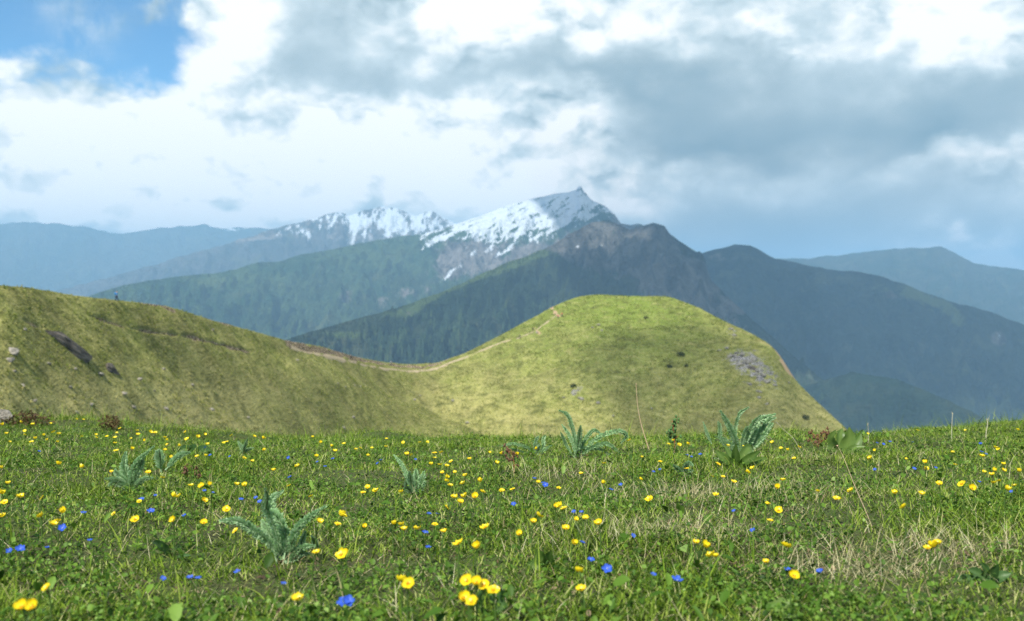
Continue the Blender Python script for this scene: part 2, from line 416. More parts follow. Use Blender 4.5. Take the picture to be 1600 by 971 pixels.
foot = .70*hR
zc = CAMH+hR*dtz
zf = CAMH-foot*((790-430.7)/F)*(1+.25*sstep(1250, 1500, hu))
zf = np.minimum(zf, zc-8)
U, T = np.meshgrid(hu, tb)
Rr = np.where(T >= 0, hR[None]-(hR-foot)[None]*T, hR[None]*(1-T*.35))
round_ = 1-np.exp(-np.maximum(T, 0)*9)
g = np.where(T >= 0, .86*np.maximum(T, 0)**1.12+.14*np.maximum(T, 0)*round_, 0)
Z = zc[None]+(zf-zc)[None]*g
Z = np.where(T < 0, zc[None]-(-T)*hR[None]*.35*.55*(1-np.exp(T*8)), Z)
face = sstep(0, .12, T)
# the gully between the left slope and the round hill, and gentler folds on both
ug = 575+330*np.clip(T, 0, 1)
Z -= face*7.5*np.exp(-np.abs(U-ug)/70)*sstep(.02, .4, T)
Z += face*4.8*np.exp(-((U-(ug-150))/100)**2)*sstep(.05, .45, T)
Z -= face*3.2*np.exp(-((U-(150+420*np.clip(T, 0, 1)))/40)**2)*sstep(.1, .4, T)*(1-sstep(.8, 1, T))
Z += face*4.0*np.exp(-((U-(1010-120*T))/110)**2)*sstep(.1, .4, T) - face*3.2*np.exp(-((U-(1085-60*T))/60)**2)*sstep(.12, .45, T)*.7
PX = Rr*ddx[None]; PY = Rr*ddy[None]
Z += face*(1.7*fbm(PX/42, PY/42, 3, 101)+.55*fbm(PX/11, PY/11, 3, 102)+.13*fbm(PX/3.6, PY/3.6, 2, 103))
# sheep tracks across the slope
Z += face*.07*np.sin(Z*2.3+6*perlin(PX/16, PY/16, 104))*sstep(.05, .2, T)*sstep(-.2, .4, perlin(PX/30, PY/30, 108))
right = sstep(560, 680, U-330*np.clip(T, 0, 1)+0)
rowsP, = (project(PX, PY, Z)[1],)
colsP = project(PX, PY, Z)[0]
nz = fbm(PX/6, PY/6, 3, 105)
soil = np.zeros_like(U)
def streak(pts, wd, a=1):
    """bare earth along a line drawn by photo position, on the slope itself"""
    pts = np.array(pts, float); best = np.full(U.shape, 1e9)
    for (x0, y0), (x1, y1) in zip(pts[:-1], pts[1:]):
        L = (x1-x0)**2+(y1-y0)**2
        s = np.clip(((colsP-x0)*(x1-x0)+(rowsP-y0)*(y1-y0))/L, 0, 1)
        best = np.minimum(best, np.hypot(colsP-x0-s*(x1-x0), (rowsP-y0-s*(y1-y0))*1.6))
    return a*(1-sstep(wd*.4, wd*1.3, best+nz*wd*.9))*(T > -.02)
scar = np.maximum.reduce([streak([(150, 495), (200, 512), (260, 520), (300, 526), (345, 537), (390, 549)], 5), streak([(215, 472), (250, 478), (272, 486)], 3, .8), streak([(330, 500), (365, 511)], 2.5, .7), streak([(455, 537), (490, 545), (530, 553), (555, 560)], 8), streak([(560, 562), (620, 572), (660, 574), (688, 567), (700, 560)], 3.2), streak([(40, 500), (70, 512)], 6, .6)])
tan = np.maximum.reduce([streak([(862, 481), (868, 490), (874, 494)], 3.5), streak([(835, 512), (842, 520)], 4, .8), streak([(790, 530), (815, 527)], 3, .5), streak([(1213, 545), (1228, 575), (1242, 592)], 4, .9), streak([(1245, 595), (1290, 640)], 3, .3), streak([(1135, 507), (1205, 541)], 2, .5)])
Z -= scar*.8*face
trail = np.maximum(streak([(456, 542), (490, 552), (556, 567), (600, 576), (640, 580), (668, 579), (690, 573), (705, 566), (735, 556)], 4), streak([(730, 558), (772, 539), (808, 529), (842, 513), (870, 492), (863, 481)], 2.5))
green = np.clip(.35*nz*.6+.62*sstep(640, 860, colsP)*(1-sstep(480, 660, rowsP))*(1-.6*sstep(1030, 1160, colsP))+.35*np.exp(-((colsP-1000)/90)**2-((rowsP-485)/22)**2)-.25*np.exp(-((colsP-1045)/45)**2-((rowsP-478)/10)**2)+.10, 0, 1)
dry = np.clip(.75*sstep(545, 640, rowsP)*(1-sstep(330, 560, colsP))+.5*np.exp(-np.abs(colsP-(ug+35))/45)*sstep(.1, .3, T)+.5*sstep(1130, 1260, colsP)*sstep(540, 640, rowsP)+.2*fbm(PX/15, PY/15, 2, 107), 0, 1)  # dry grass, plus sunlight painted pale at lower left and along the gully
stony = np.clip(np.exp(-(((colsP-1160)/34)**2+((rowsP-562)/20)**2))+.75*np.exp(-(((colsP-1195)/30)**2+((rowsP-592)/26)**2))+.6*np.exp(-(((colsP-1143)/12)**2+((rowsP-520)/10)**2))+.5*np.exp(-(((colsP-905)/20)**2+((rowsP-612)/14)**2)), 0, 1)
m_hill, t, b = material('hill_grass')
p = t.pos()
nA = t.noise(p, .06, 5); nB = t.noise(p, .45, 5, .6); nC = t.noise(t.v('MULTIPLY', p, (1, 1, 2.2)), 1.7, 4, .65)
c = t.mix(t.ss(nB, .36, .66), (.195, .205, .050), (.350, .335, .115))
c = t.mix(t.m('MULTIPLY', t.ss(nA, .40, .62), .55), c, (.140, .125, .050))
c = t.mix(t.attr('green'), c, t.mix(nB, (.130, .195, .030), (.205, .260, .050)))
c = t.mix(t.m('MULTIPLY', t.attr('dry'), .9), c, t.mix(nC, (.33, .30, .11), (.48, .43, .19)))
nT = t.noise(t.v('MULTIPLY', t.v('ADD', p, t.v('SCALE', t.noise(p, .08, 3, out='Color'), 5)), (.10, .10, 1.1)), 1.6, 4, .6)
c = t.mix(t.m('MULTIPLY', t.ss(nT, .54, .66), .6), c, (.095, .095, .03))
c = t.mix(t.m('MULTIPLY', t.ss(nT, .46, .34), .5), c, (.36, .33, .14))
nD = t.noise(t.v('ADD', p, (31, 7, 5)), .22, 6, .7)
c = t.mix(t.m('MULTIPLY', t.ss(nD, .50, .66), .65), c, (.070, .080, .022))
c = t.mix(t.m('MULTIPLY', t.ss(nD, .44, .30), .5), c, (.27, .24, .09))
c = t.mix(t.m('MULTIPLY', t.ss(nC, .50, .66), .75), c, (.065, .075, .022))
c = t.mix(t.m('MULTIPLY', t.ss(nC, .45, .30), .7), c, (.36, .33, .15))
earth = t.mix(t.ss(nC, .42, .60), (.050, .034, .022), (.42, .33, .215))
c = t.mix(t.ss(t.m('MULTIPLY_ADD', nC, .5, t.attr('scar')), .55, .95), c, earth)
c = t.mix(t.ss(t.m('MULTIPLY_ADD', nC, .5, t.attr('tan')), .6, 1.0), c, t.mix(nC, (.30, .18, .09), (.46, .36, .24)))
vo = t.node('ShaderNodeTexVoronoi'); t.put(vo.inputs['Vector'], t.v('MULTIPLY', p, (1, 1, 1.6))); vo.inputs['Scale'].default_value = .55
rockc = t.mix(t.ss(nC, .40, .62), (.075, .070, .065), (.40, .38, .36))
c = t.mix(t.ss(t.m('MULTIPLY_ADD', t.noise(p, .32, 7, .75), 2.4, t.m('MULTIPLY', t.attr('stony'), .75)), 1.68, 1.82), c, rockc)
t.put(b.inputs['Base Color'], c); b.inputs['Roughness'].default_value = 1; b.inputs['Specular IOR Level'].default_value = .05
t.put(b.inputs['Normal'], t.bump(t.m('ADD', t.m('ADD', nC, nD), nT), .8, .5))
o = link('hill', mesh_np('hill', np.stack([PX, PY, Z], -1).reshape(-1, 3), grid_faces(*U.shape)[:, ::-1], m_hill, True, {'green': green, 'dry': dry, 'scar': scar, 'tan': tan, 'stony': stony})); tag(o, kind='structure')
def hill_at(px, py):
    """the visible point of the hill in that direction, and its normal"""
    i = int(np.clip(round((px+700)/3), 1, len(hu)-2)); k0 = 15
    r = rowsP[k0:, i]; k = int(np.argmax(r >= py)) if (r >= py).any() else len(r)-1
    k = min(max(k, 1), len(r)-2)+k0
    P = lambda a, b_: Vector((PX[a, b_], PY[a, b_], Z[a, b_]))
    n = (P(k, i+1)-P(k, i-1)).cross(P(k-1, i)-P(k+1, i)).normalized()
    if n.z < 0: n = -n
    return P(k, i), n

# tussocks that roughen the slopes and their skyline
def tussocks(n, seed):
    r = np.random.default_rng(seed); k0 = 15
    area = np.ones_like(U[k0:])*(hR*(hR-foot))[None]*(U[k0:] < 1330)*(U[k0:] > -80)*(rowsP[k0:] < 720)*(1-.9*np.maximum.reduce([scar, tan, stony, trail])[k0:])
    area = area*(.25+sstep(-.2, .4, fbm(PX/7, PY/7, 3, 111))[k0:]); w = (area/area.sum()).ravel()
    k = r.choice(w.size, n, p=w); nc = U.shape[1]; i = np.minimum(k//nc, U.shape[0]-k0-2)+k0; j = np.minimum(k % nc, nc-2); a, c_ = r.random(n), r.random(n)
    L = lambda q: (q[i, j]*(1-a)+q[i+1, j]*a)*(1-c_)+(q[i, j+1]*(1-a)+q[i+1, j+1]*a)*c_
    b0 = np.stack([L(PX), L(PY), L(Z)], 1); h = .14+.30*r.random(n)**2; B = 7
    ang = r.random((n, B))*2*PI; ln = .3+.9*r.random((n, B)); w_ = .30*h[:, None]
    tip = np.stack([np.cos(ang)*ln*h[:, None]*.9, np.sin(ang)*ln*h[:, None]*.9, h[:, None]*(1.25-.6*ln)], -1)
    sx = np.stack([-np.sin(ang)*w_, np.cos(ang)*w_, np.full_like(ang, -.05)], -1)
    v = np.stack([sx, sx*np.array([-1, -1, 1]), tip], 2).reshape(n, B*3, 3)+b0[:, None]
    f = np.arange(n*B*3).reshape(-1, 3); tn = np.clip(.45+.22*r.normal(size=n)+.35*L(dry)-.25*L(green), 0, 1)
    return v.reshape(-1, 3), f, np.repeat(tn, B*3)
m_tus = leafy('tussock_grass', [(0, (.105, .145, .026)), (.4, (.220, .265, .055)), (.7, (.34, .345, .105)), (1, (.50, .46, .20))], .3, .9, 0, .03)
v, f, tn_ = tussocks(42000, 12)
o = link('hill_grass', mesh_np('hill_grass', v, f, m_tus, False, {'tint': tn_})); tag(o, kind='stuff')

# trodden path over the saddle
def ribbon(name, pts, w, mat, lift=.06):
    v = []; c = pts
    for i, (px, py) in enumerate(pts):
        ww = w*(.6+.8*random.random()); py += random.uniform(-.6, .6)
        for q in (-1, -.35, .35, 1): v.append(hill_at(px, py+ww*q)[0]+Vector((0, 0, lift if abs(q) < 1 else -.08)))
    return mesh_py(name, v, [(4*i+j, 4*i+j+1, 4*i+j+5, 4*i+j+4) for i in range(len(c)-1) for j in range(3)], mat)
m_path = plain('trodden_earth', (.36, .29, .19), .95, .3, .9, .05)
for seg, wd_ in (([(x_, float(pl([(562, 569), (600, 576), (640, 580), (668, 579), (690, 573), (705, 566), (735, 556)], x_))) for x_ in range(562, 736, 5)], 2.0),
            ([(456, 542), (466, 546), (478, 549), (490, 552), (504, 555), (520, 558), (540, 563), (556, 567)], 3.8),
            ([(730, 558), (738, 554), (748, 549), (760, 544), (772, 539), (784, 534), (796, 531), (808, 529), (820, 524), (832, 518), (842, 513), (852, 506), (862, 498), (870, 492), (866, 486), (863, 481)], .95)):
    o = link('path', ribbon('path', seg, wd_, m_path)); tag(o, kind='structure')

# ------------------------------------------------------------------ mountains
def mtn_mat(name, lo, mid, hi, green, snowy=True, tree_scale=.02, cliff=(.16, .14, .12)):
    m, t, b = material(name); p = t.pos()
    nA = t.noise(p, .0016, 6, .6); nB = t.noise(p, .008, 6, .62); nC = t.noise(p, tree_scale, 4, .6)
    c = t.mix(t.ss(t.m('MULTIPLY_ADD', nB, .5, t.m('MULTIPLY', nA, .5)), .42, .58), lo, mid)
    c = t.mix(t.m('MULTIPLY', t.ss(nC, .50, .66), .6), c, tuple(x*.45 for x in lo))
    nE = t.noise(t.v('ADD', p, (900, 300, 0)), .0035, 7, .65)
    c = t.mix(t.m('MULTIPLY', t.ss(nE, .55, .68), .6), c, (.085, .095, .045))
    c = t.mix(t.ss(t.m('MULTIPLY_ADD', t.m('SUBTRACT', nB, .5), 1.5, t.attr('green')), .35, .7), c, t.mix(nC, green, tuple(x*1.35 for x in green)))
    c = t.mix(t.ss(t.m('MULTIPLY_ADD', t.m('SUBTRACT', nB, .5), 1.4, t.attr('rock')), .4, .65), c, t.mix(t.ss(t.noise(t.v('MULTIPLY', p, (1, 1, .35)), .012, 6, .65), .38, .62), tuple(x*.4 for x in cliff), tuple(x*1.25 for x in cliff)))
    if snowy:
        streaky = t.noise(t.v('MULTIPLY', p, (1, .30, .45)), .020, 8, .75)
        c = t.mix(t.ss(t.m('MULTIPLY_ADD', t.m('SUBTRACT', streaky, .5), 3.4, t.attr('snow')), .34, .74), c, (.56, .61, .66))
    t.put(b.inputs['Base Color'], c); b.inputs['Roughness'].default_value = 1; b.inputs['Specular IOR Level'].default_value = .03
    t.put(b.inputs['Normal'], t.bump(t.m('ADD', nB, nC), 1.0, 45))
    return m
def mountain(name, crest, rng_pts, zb, foot, mat, spur_u=55, amp=60, seed=1, rough=3, step=4, nt=110, p=.85, masks=None, lean=0):
    crest = np.array(crest, float); u = np.arange(crest[0, 0], crest[-1, 0]+1, step, float)
    row = pl(crest, u)+rough*.5*fbm(u/26, u*0, 4, seed)
    R = smooth1(pl(rng_pts, u), 31)
    dx, dy, tz = hdir(u, row); zc_ = CAMH+R*tz
    t_ = np.concatenate([np.linspace(-1, 0, 10)[:-1], np.linspace(0, 1, nt)**1.25])
    U_, T_ = np.meshgrid(u, t_); Tp = np.maximum(T_, 0)
    R_ = np.where(T_ >= 0, R*(1-(1-foot)*Tp), R*(1-T_*.18))
    Zs = np.where(T_ >= 0, zc_+(np.minimum(zb, zc_-50)-zc_)*Tp**p, zc_+T_*R*.18*.5)
    wob = U_+60*fbm(U_/130, T_*3.0, 3, seed+5)+lean*Tp
    sp = ridged(wob/spur_u, Tp*2.6, 4, seed+9, .5)
    a = sstep(0, .25, T_)*amp*(.35+1.0*sstep(-.5, .5, fbm(U_/150+T_*2, T_*4, 2, seed+21)))
    Zs = Zs+a*(sp-.75)*(.5+Tp)+sstep(0, .06, np.abs(T_))*amp*.34*fbm(U_/19+T_*4, T_*12, 4, seed+13, .55)
    X_ = R_*dx; Y_ = R_*dy
    pu, pv = project(X_, Y_, Zs)
    at_ = {'green': np.zeros_like(U_), 'rock': np.zeros_like(U_), 'snow': np.zeros_like(U_)-1}
    if masks: at_.update(masks(pu, pv, T_, U_, sp))
    me = mesh_np(name, np.stack([X_, Y_, Zs], -1).reshape(-1, 3), grid_faces(*U_.shape)[:, ::-1], mat, True, at_)
    o = link(name, me); tag(o, kind='structure')
    return dict(X=X_, Y=Y_, Z=Zs, T=T_, pu=pu, pv=pv, U=U_)
g2 = lambda pu, pv, x, y, sx, sy: np.exp(-((pu-x)/sx)**2-((pv-y)/sy)**2)
def seg_d(pu, pv, pts):
    best = np.full(pu.shape, 1e9)
    for (x0, y0), (x1, y1) in zip(pts[:-1], pts[1:]):
        s = np.clip(((pu-x0)*(x1-x0)+(pv-y0)*(y1-y0))/((x1-x0)**2+(y1-y0)**2), 0, 1)
        best = np.minimum(best, np.hypot(pu-x0-s*(x1-x0), pv-y0-s*(y1-y0)))
    return best
FOREST = (.022, .042, .024); SCRUB = (.060, .078, .034)
# farthest range, left
m_far = mtn_mat('far_range', FOREST, (.05, .06, .04), (.1, .1, .1), (.06, .08, .03))
def mk0(pu, pv, T, U, sp): return {'snow': .9*g2(pu, pv, 225, 357, 22, 5)+1.0*g2(pu, pv, 365, 358, 30, 9)+.8*g2(pu, pv, 20, 352, 16, 6)-.55}
mountain('mountain', [(-900, 330), (-400, 345), (-60, 352), (0, 350), (40, 347), (75, 349), (130, 354), (165, 362), (190, 366), (240, 358), (290, 353), (320, 351), (345, 358), (372, 355), (410, 358), (520, 350), (800, 350)], [(-900, 15500), (800, 15500)], -1500, .55, m_far, 60, 180, 201, 4, masks=mk0)
# snowy range
m_snow = mtn_mat('snowy_range', (.040, .050, .045), (.085, .085, .08), (.1, .1, .1), (.06, .08, .03))
def mk1(pu, pv, T, U, sp):
    line = pl([(300, 375), (420, 365), (500, 362), (560, 372), (640, 372), (720, 372), (800, 380)], pu)
    return {'snow': np.clip((line-pv)/22, -1.5, 1)*.55+.45*(.75-sp)*1.6+.02+.5*fbm(pu/7, pv/18, 3, 403), 'rock': .55*(pv < line+10)}
mountain('mountain', [(-500, 560), (-100, 500), (100, 452), (220, 420), (300, 396), (380, 374), (430, 356), (470, 348), (505, 338), (530, 329), (548, 338), (575, 327), (600, 323), (625, 327), (652, 338), (675, 329), (690, 340), (720, 352), (780, 345), (900, 360), (1000, 420), (1100, 480)], [(-500, 9500), (1100, 10500)], -1100, .6, m_snow, 42, 230, 211, 5, step=3, masks=mk1)
# the great snow peak and its long wooded flank
m_peak = mtn_mat('peak_flank', (.022, .050, .024), (.050, .080, .034), (.1, .1, .1), (.065, .090, .035), cliff=(.15, .135, .125))
def mk2(pu, pv, T, U, sp):
    line = pl([(500, 300), (620, 355), (680, 372), (740, 378), (800, 378), (850, 374), (900, 352), (950, 342), (975, 330), (1000, 300)], pu)
    gul = np.minimum.reduce([seg_d(pu, pv, q) for q in ([(742, 395), (705, 425), (690, 440)], [(605, 465), (592, 478)], [(640, 448), (655, 440)], [(690, 372), (655, 392)], [(800, 385), (760, 412)])])
    snow = np.clip((line-pv)/16, -1.5, 1.2)*.55+.40*(.8-sp)+.30+1.4*np.exp(-(gul/4)**2)
    snow = snow*(pv < 482)-(pv >= 482)*1
    snow = snow+.28*np.exp(-np.maximum(T, 0)/.035)*(pu < 900)*(pu > 640)
    rock = .7*sstep(60, 0, np.abs(pv-line-25))*sstep(640, 720, pu)+.5*np.exp(-(seg_d(pu, pv, [(740, 395), (690, 430), (600, 475)])/22)**2)+.6*g2(pu, pv, 540, 465, 18, 14)
    gr = .7*g2(pu, pv, 595, 420, 14, 5)+.55*g2(pu, pv, 540, 470, 24, 16)+.40*g2(pu, pv, 330, 440, 80, 26)+.35*g2(pu, pv, 470, 430, 60, 26)+.3*g2(pu, pv, 640, 470, 60, 26)
    al, ac = pu*.9-pv*.42, pu*.42+pv*.9
    snow = snow-.18+.75*fbm(al/42, ac/4.5, 4, 402, .65)*(snow > -.9)
    return {'snow': snow, 'rock': rock, 'green': gr}
mtn2 = mountain('mountain', [(-300, 640), (0, 520), (100, 478), (145, 460), (190, 447), (240, 437), (300, 430), (350, 426), (400, 411), (440, 408), (470, 398), (520, 390), (560, 381), (620, 370), (660, 366), (690, 358), (720, 348), (750, 338), (790, 322), (830, 311), (865, 304), (890, 300), (900, 297), (904, 291), (908, 290), (912, 299), (925, 313), (945, 322), (960, 335), (970, 350), (985, 352), (1000, 349), (1020, 358), (1100, 400), (1200, 470)],
         [(-300, 4600), (145, 5200), (560, 6300), (900, 7200), (1200, 7400)], -750, .52, m_peak, 46, 150, 221, 3, step=3, nt=150, p=.8, masks=mk2, lean=170)
# dark ridge in front with the cliffs
m_ridge = mtn_mat('ridge_forest', (.016, .030, .016), (.036, .050, .024), (.1, .1, .1), (.055, .080, .026), True, .035, cliff=(.110, .104, .095))
def mk3(pu, pv, T, U, sp):
    rock = 1.0*g2(pu, pv, 940, 376, 110, 36)+.5*g2(pu, pv, 1000, 400, 110, 50)+1.0*np.exp(-((pu-1065)/55)**2)*sstep(395, 430, pv)*(1-sstep(560, 640, pv))+.55*g2(pu, pv, 1130, 500, 70, 50)+.5*g2(pu, pv, 640, 490, 12, 8)
    gr = .9*np.exp(-(seg_d(pu, pv, [(640, 480), (700, 450), (760, 424), (850, 394)])/11)**2)+.6*g2(pu, pv, 615, 490, 40, 10)+.8*g2(pu, pv, 530, 524, 40, 6)+.5*g2(pu, pv, 700, 545, 30, 10)
    gr += .35*g2(pu, pv, 960, 440, 90, 20)
    return {'rock': rock, 'green': gr, 'snow': 1.6*g2(pu, pv, 903, 386, 8, 3)+1.6*g2(pu, pv, 942, 384, 10, 2.5)-.7}
mtn3 = mountain('mountain', [(100, 700), (300, 610), (400, 552), (440, 533), (480, 520), (520, 509), (560, 497), (600, 487), (640, 475), (680, 460), (720, 444), (760, 424), (800, 408), (850, 390), (890, 366), (925, 348), (950, 344), (970, 352), (985, 359), (1005, 352), (1022, 349), (1038, 353), (1046, 365), (1062, 377), (1078, 388), (1086, 394), (1094, 393), (1101, 402), (1106, 425), (1112, 438), (1135, 462), (1165, 490), (1200, 520), (1250, 565), (1300, 605), (1350, 650), (1420, 720), (1600, 860)],
         [(100, 2300), (440, 2700), (760, 3600), (950, 4300), (1100, 4100), (1250, 3600), (1600, 3200)], -650, .42, m_ridge, 50, 150, 231, 3, step=3, nt=170, p=.78, masks=mk3, lean=200)
# ranges on the right
m_right = mtn_mat('right_range', (.014, .028, .018), (.030, .042, .024), (.1, .1, .1), (.075, .095, .032), True, .02, cliff=(.13, .115, .10))
def mk4(pu, pv, T, U, sp):
    return {'green': .75*np.exp(-(seg_d(pu, pv, [(1420, 458), (1480, 480), (1500, 500)])/13)**2)+.45*g2(pu, pv, 1380, 450, 40, 14)+.4*g2(pu, pv, 1500, 580, 60, 18), 'rock': .5*g2(pu, pv, 1130, 405, 50, 16)+.9*g2(pu, pv, 1560, 530, 14, 14)+.5*g2(pu, pv, 1390, 462, 20, 14), 'snow': .9*g2(pu, pv, 1562, 528, 10, 12)-.6}
mountain('mountain', [(900, 420), (1040, 408), (1095, 396), (1125, 388), (1150, 382), (1172, 384), (1195, 396), (1212, 404), (1250, 412), (1290, 421), (1330, 424), (1370, 430), (1400, 440), (1440, 455), (1480, 470), (1520, 480), (1560, 492), (1600, 508), (1700, 540), (2000, 640), (2400, 700)],
         [(900, 6500), (1600, 5600), (2400, 4500)], -950, .45, m_right, 60, 150, 241, 3, masks=mk4, lean=-220)
mountain('mountain', [(1000, 420), (1200, 405), (1260, 404), (1300, 400), (1350, 394), (1400, 389), (1470, 386), (1490, 394), (1520, 411), (1550, 416), (1600, 422), (1750, 440), (2400, 400)], [(1000, 11500), (2400, 11000)], -1200, .6, m_far, 60, 160, 251, 3)
# a nearer wooded shoulder low in the valley on the right
mountain('mountain', [(1150, 660), (1250, 606), (1330, 582), (1400, 592), (1480, 625), (1560, 665), (1700, 720), (1900, 800)], [(1150, 3300), (1900, 2800)], -800, .6, m_right, 50, 90, 261, 3)
# valley floor
m_val, t, b = material('valley_floor')
t.put(b.inputs['Base Color'], t.mix(t.noise(t.pos(), .002, 6), (.03, .05, .025), (.07, .09, .04)))
o = link('ground', mesh_py('ground', [(-26000, -20000, -960), (26000, -20000, -960), (26000, 26000, -960), (-26000, 26000, -960)], [(0, 1, 2, 3)], m_val)); tag(o, kind='structure')

# woods on the dark ridge: thousands of conifers that read as one mass
def conifer_mesh_data(M, mask, n, seed, hmin, hmax):
    r = np.random.default_rng(seed); Pm = mask.ravel()*(M['T'].ravel() > .005); Pm = Pm/Pm.sum()
    k = r.choice(Pm.size, n, p=Pm)
    nr, nc = M['T'].shape; i = np.clip(k//nc, 0, nr-2); j = np.clip(k % nc, 0, nc-2)
    a, c_ = r.random(n), r.random(n)
    lerp = lambda q: (q[i, j]*(1-a)+q[i+1, j]*a)*(1-c_)+(q[i, j+1]*(1-a)+q[i+1, j+1]*a)*c_
    b0 = np.stack([lerp(M['X']), lerp(M['Y']), lerp(M['Z'])], 1)
    h = hmin+(hmax-hmin)*r.random(n)**1.3; V = []; Fc = []; S_ = 7
    base = 0
    for z0, z1, w in ((-.05, .62, .20), (.32, 1.0, .13)):
        ang = np.arange(S_)*2*PI/S_
        rad = w*(.75+.5*r.random((n, S_)))
        ring = np.stack([np.cos(ang)*rad, np.sin(ang)*rad, z0+.08*r.random((n, S_))], -1)
        tip = np.stack([.02*r.normal(size=(n, 1)), .02*r.normal(size=(n, 1)), np.full((n, 1), z1)], -1)
        V.append(np.concatenate([ring, tip], 1))
        Fc += [(base+q, base+(q+1) % S_, base+S_) for q in range(S_)]; base += S_+1
    v = np.concatenate(V, 1)*h[:, None, None]+b0[:, None]
    f = (np.array(Fc)[None]+(np.arange(n)*base)[:, None, None]).reshape(-1, 3)
    return v.reshape(-1, 3), f, np.repeat(r.random(n), base)
m_con, t, b = material('conifer_needles')
t.put(b.inputs['Base Color'], t.ramp(t.attr('tint'), [(0, (.010, .024, .012)), (.6, (.020, .042, .018)), (1, (.045, .070, .022))])); b.inputs['Roughness'].default_value = 1
M = mtn3; pu, pv = M['pu'], M['pv']
msk = sstep(.02, .2, M['T'])*(pu > 380)*(pu < 1330)*(pv < 720)*sstep(-.15, .25, fbm(M['X']/160, M['Y']/160, 3, 301)+.35-.9*(1-sstep(480, 540, pv))*sstep(700, 760, pu)*.9)
msk = msk*(1-.95*np.clip(mk3(pu, pv, M['T'], M['U'], 0)['green'], 0, 1))*(1-.9*np.clip(mk3(pu, pv, M['T'], M['U'], 0)['rock'], 0, 1))
v, f, tn = conifer_mesh_data(M, msk, 16000, 5, 9, 24)
o = link('forest', mesh_np('forest', v, f, m_con, False, {'tint': tn})); tag(o, kind='stuff')
M = mtn2; pu, pv = M['pu'], M['pv']
msk = sstep(.03, .2, M['T'])*(pu > 60)*(pu < 760)*(pv < 600)*(pv > 425)*sstep(-.1, .3, fbm(M['X']/260, M['Y']/260, 3, 311)+.1)
v, f, tn = conifer_mesh_data(M, msk, 9000, 6, 10, 26)
o = link('forest', mesh_np('forest', v, f, m_con, False, {'tint': tn})); tag(o, kind='stuff')

# the air between
HAZE_DENSITY, HAZE_COLOR = 0.90e-4, (.38, .64, .89)
hz = bpy.data.materials.new('haze'); hz.use_nodes = True; t = NT(hz.node_tree); t.n.remove(t.n['Principled BSDF'])
pv_ = t.node('ShaderNodeVolumePrincipled'); pv_.inputs['Color'].default_value = (*HAZE_COLOR, 1); pv_.inputs['Density'].default_value = HAZE_DENSITY; pv_.inputs['Anisotropy'].default_value = .0
t.l.new(pv_.outputs[0], t.n['Material Output'].inputs['Volume'])
x0, x1, y0, y1, z0, z1 = -30000, 30000, -24000, 30000, -961, 700
o = link('haze', mesh_py('haze', [(x0, y0, z0), (x1, y0, z0), (x1, y1, z0), (x0, y1, z0), (x0, y0, z1), (x1, y0, z1), (x1, y1, z1), (x0, y1, z1)], [(3, 2, 1, 0), (4, 5, 6, 7), (0, 1, 5, 4), (1, 2, 6, 5), (2, 3, 7, 6), (3, 0, 4, 7)], hz, False)); tag(o, kind='stuff')

# clouds high overhead, above the picture, whose shade lies on the mountains and on the round hill
def cloud_mat(name, thin):
    m, t, b = material(name); b.inputs['Base Color'].default_value = (.9, .9, .9, 1); b.inputs['Roughness'].default_value = 1
    tp = t.node('ShaderNodeBsdfTransparent'); mx = t.node('ShaderNodeMixShader'); mx.inputs[0].default_value = thin
    t.l.new(b.outputs[0], mx.inputs[1]); t.l.new(tp.outputs[0], mx.inputs[2]); t.l.new(mx.outputs[0], t.n['Material Output'].inputs[0]); return m
m_cl = cloud_mat('cloud_white', .42); m_thin = cloud_mat('thin_cloud', .72)
def cloud(target, alt, rx, ry, rz, seed):
    k = (alt-target[2])/sd.z; c = Vector(target)+sd*k
    th, ph = np.meshgrid(np.linspace(0, 2*PI, 97), np.linspace(0, PI, 49))
    x, y, z = np.sin(ph)*np.cos(th), np.sin(ph)*np.sin(th), np.cos(ph)
    q = 1+.28*fbm(x*1.7+seed, y*1.7+z*1.3, 4, seed)*np.sin(ph)**.5
    v = np.stack([x*rx*q, y*ry*q, np.maximum(z, -.35)*rz*q], -1).reshape(-1, 3)
    o = link('cloud', mesh_np('cloud', v, grid_faces(*x.shape), m_cl, True)); o.location = c; tag(o, kind='stuff'); return o
cloud((2300, 5200, -200), 2700, 2100, 1350, 350, 3)
cloud((620, 3600, 100), 2500, 420, 520, 200, 8)
cloud((560, 7000, 500), 2900, 420, 600, 220, 14)  # unseen cloud added to dim the snow on the peak's right side
cloud((60, 335, -28), 900, 38, 52, 14, 5).data.materials[0] = m_thin
S.view_settings.view_transform = 'Standard'; S.view_settings.look = 'None'; S.view_settings.exposure = 0.58; S.view_settings.gamma = 1
S.render.engine = 'CYCLES'
S.cycles.max_bounces = 6; S.cycles.diffuse_bounces = 3; S.cycles.glossy_bounces = 2; S.cycles.transmission_bounces = 4; S.cycles.volume_bounces = 2; S.cycles.transparent_max_bounces = 8
S.cycles.use_denoising = True; S.cycles.denoiser = 'OPENIMAGEDENOISE'; S.cycles.denoising_prefilter = 'NONE'; S.cycles.sample_clamp_indirect = 6

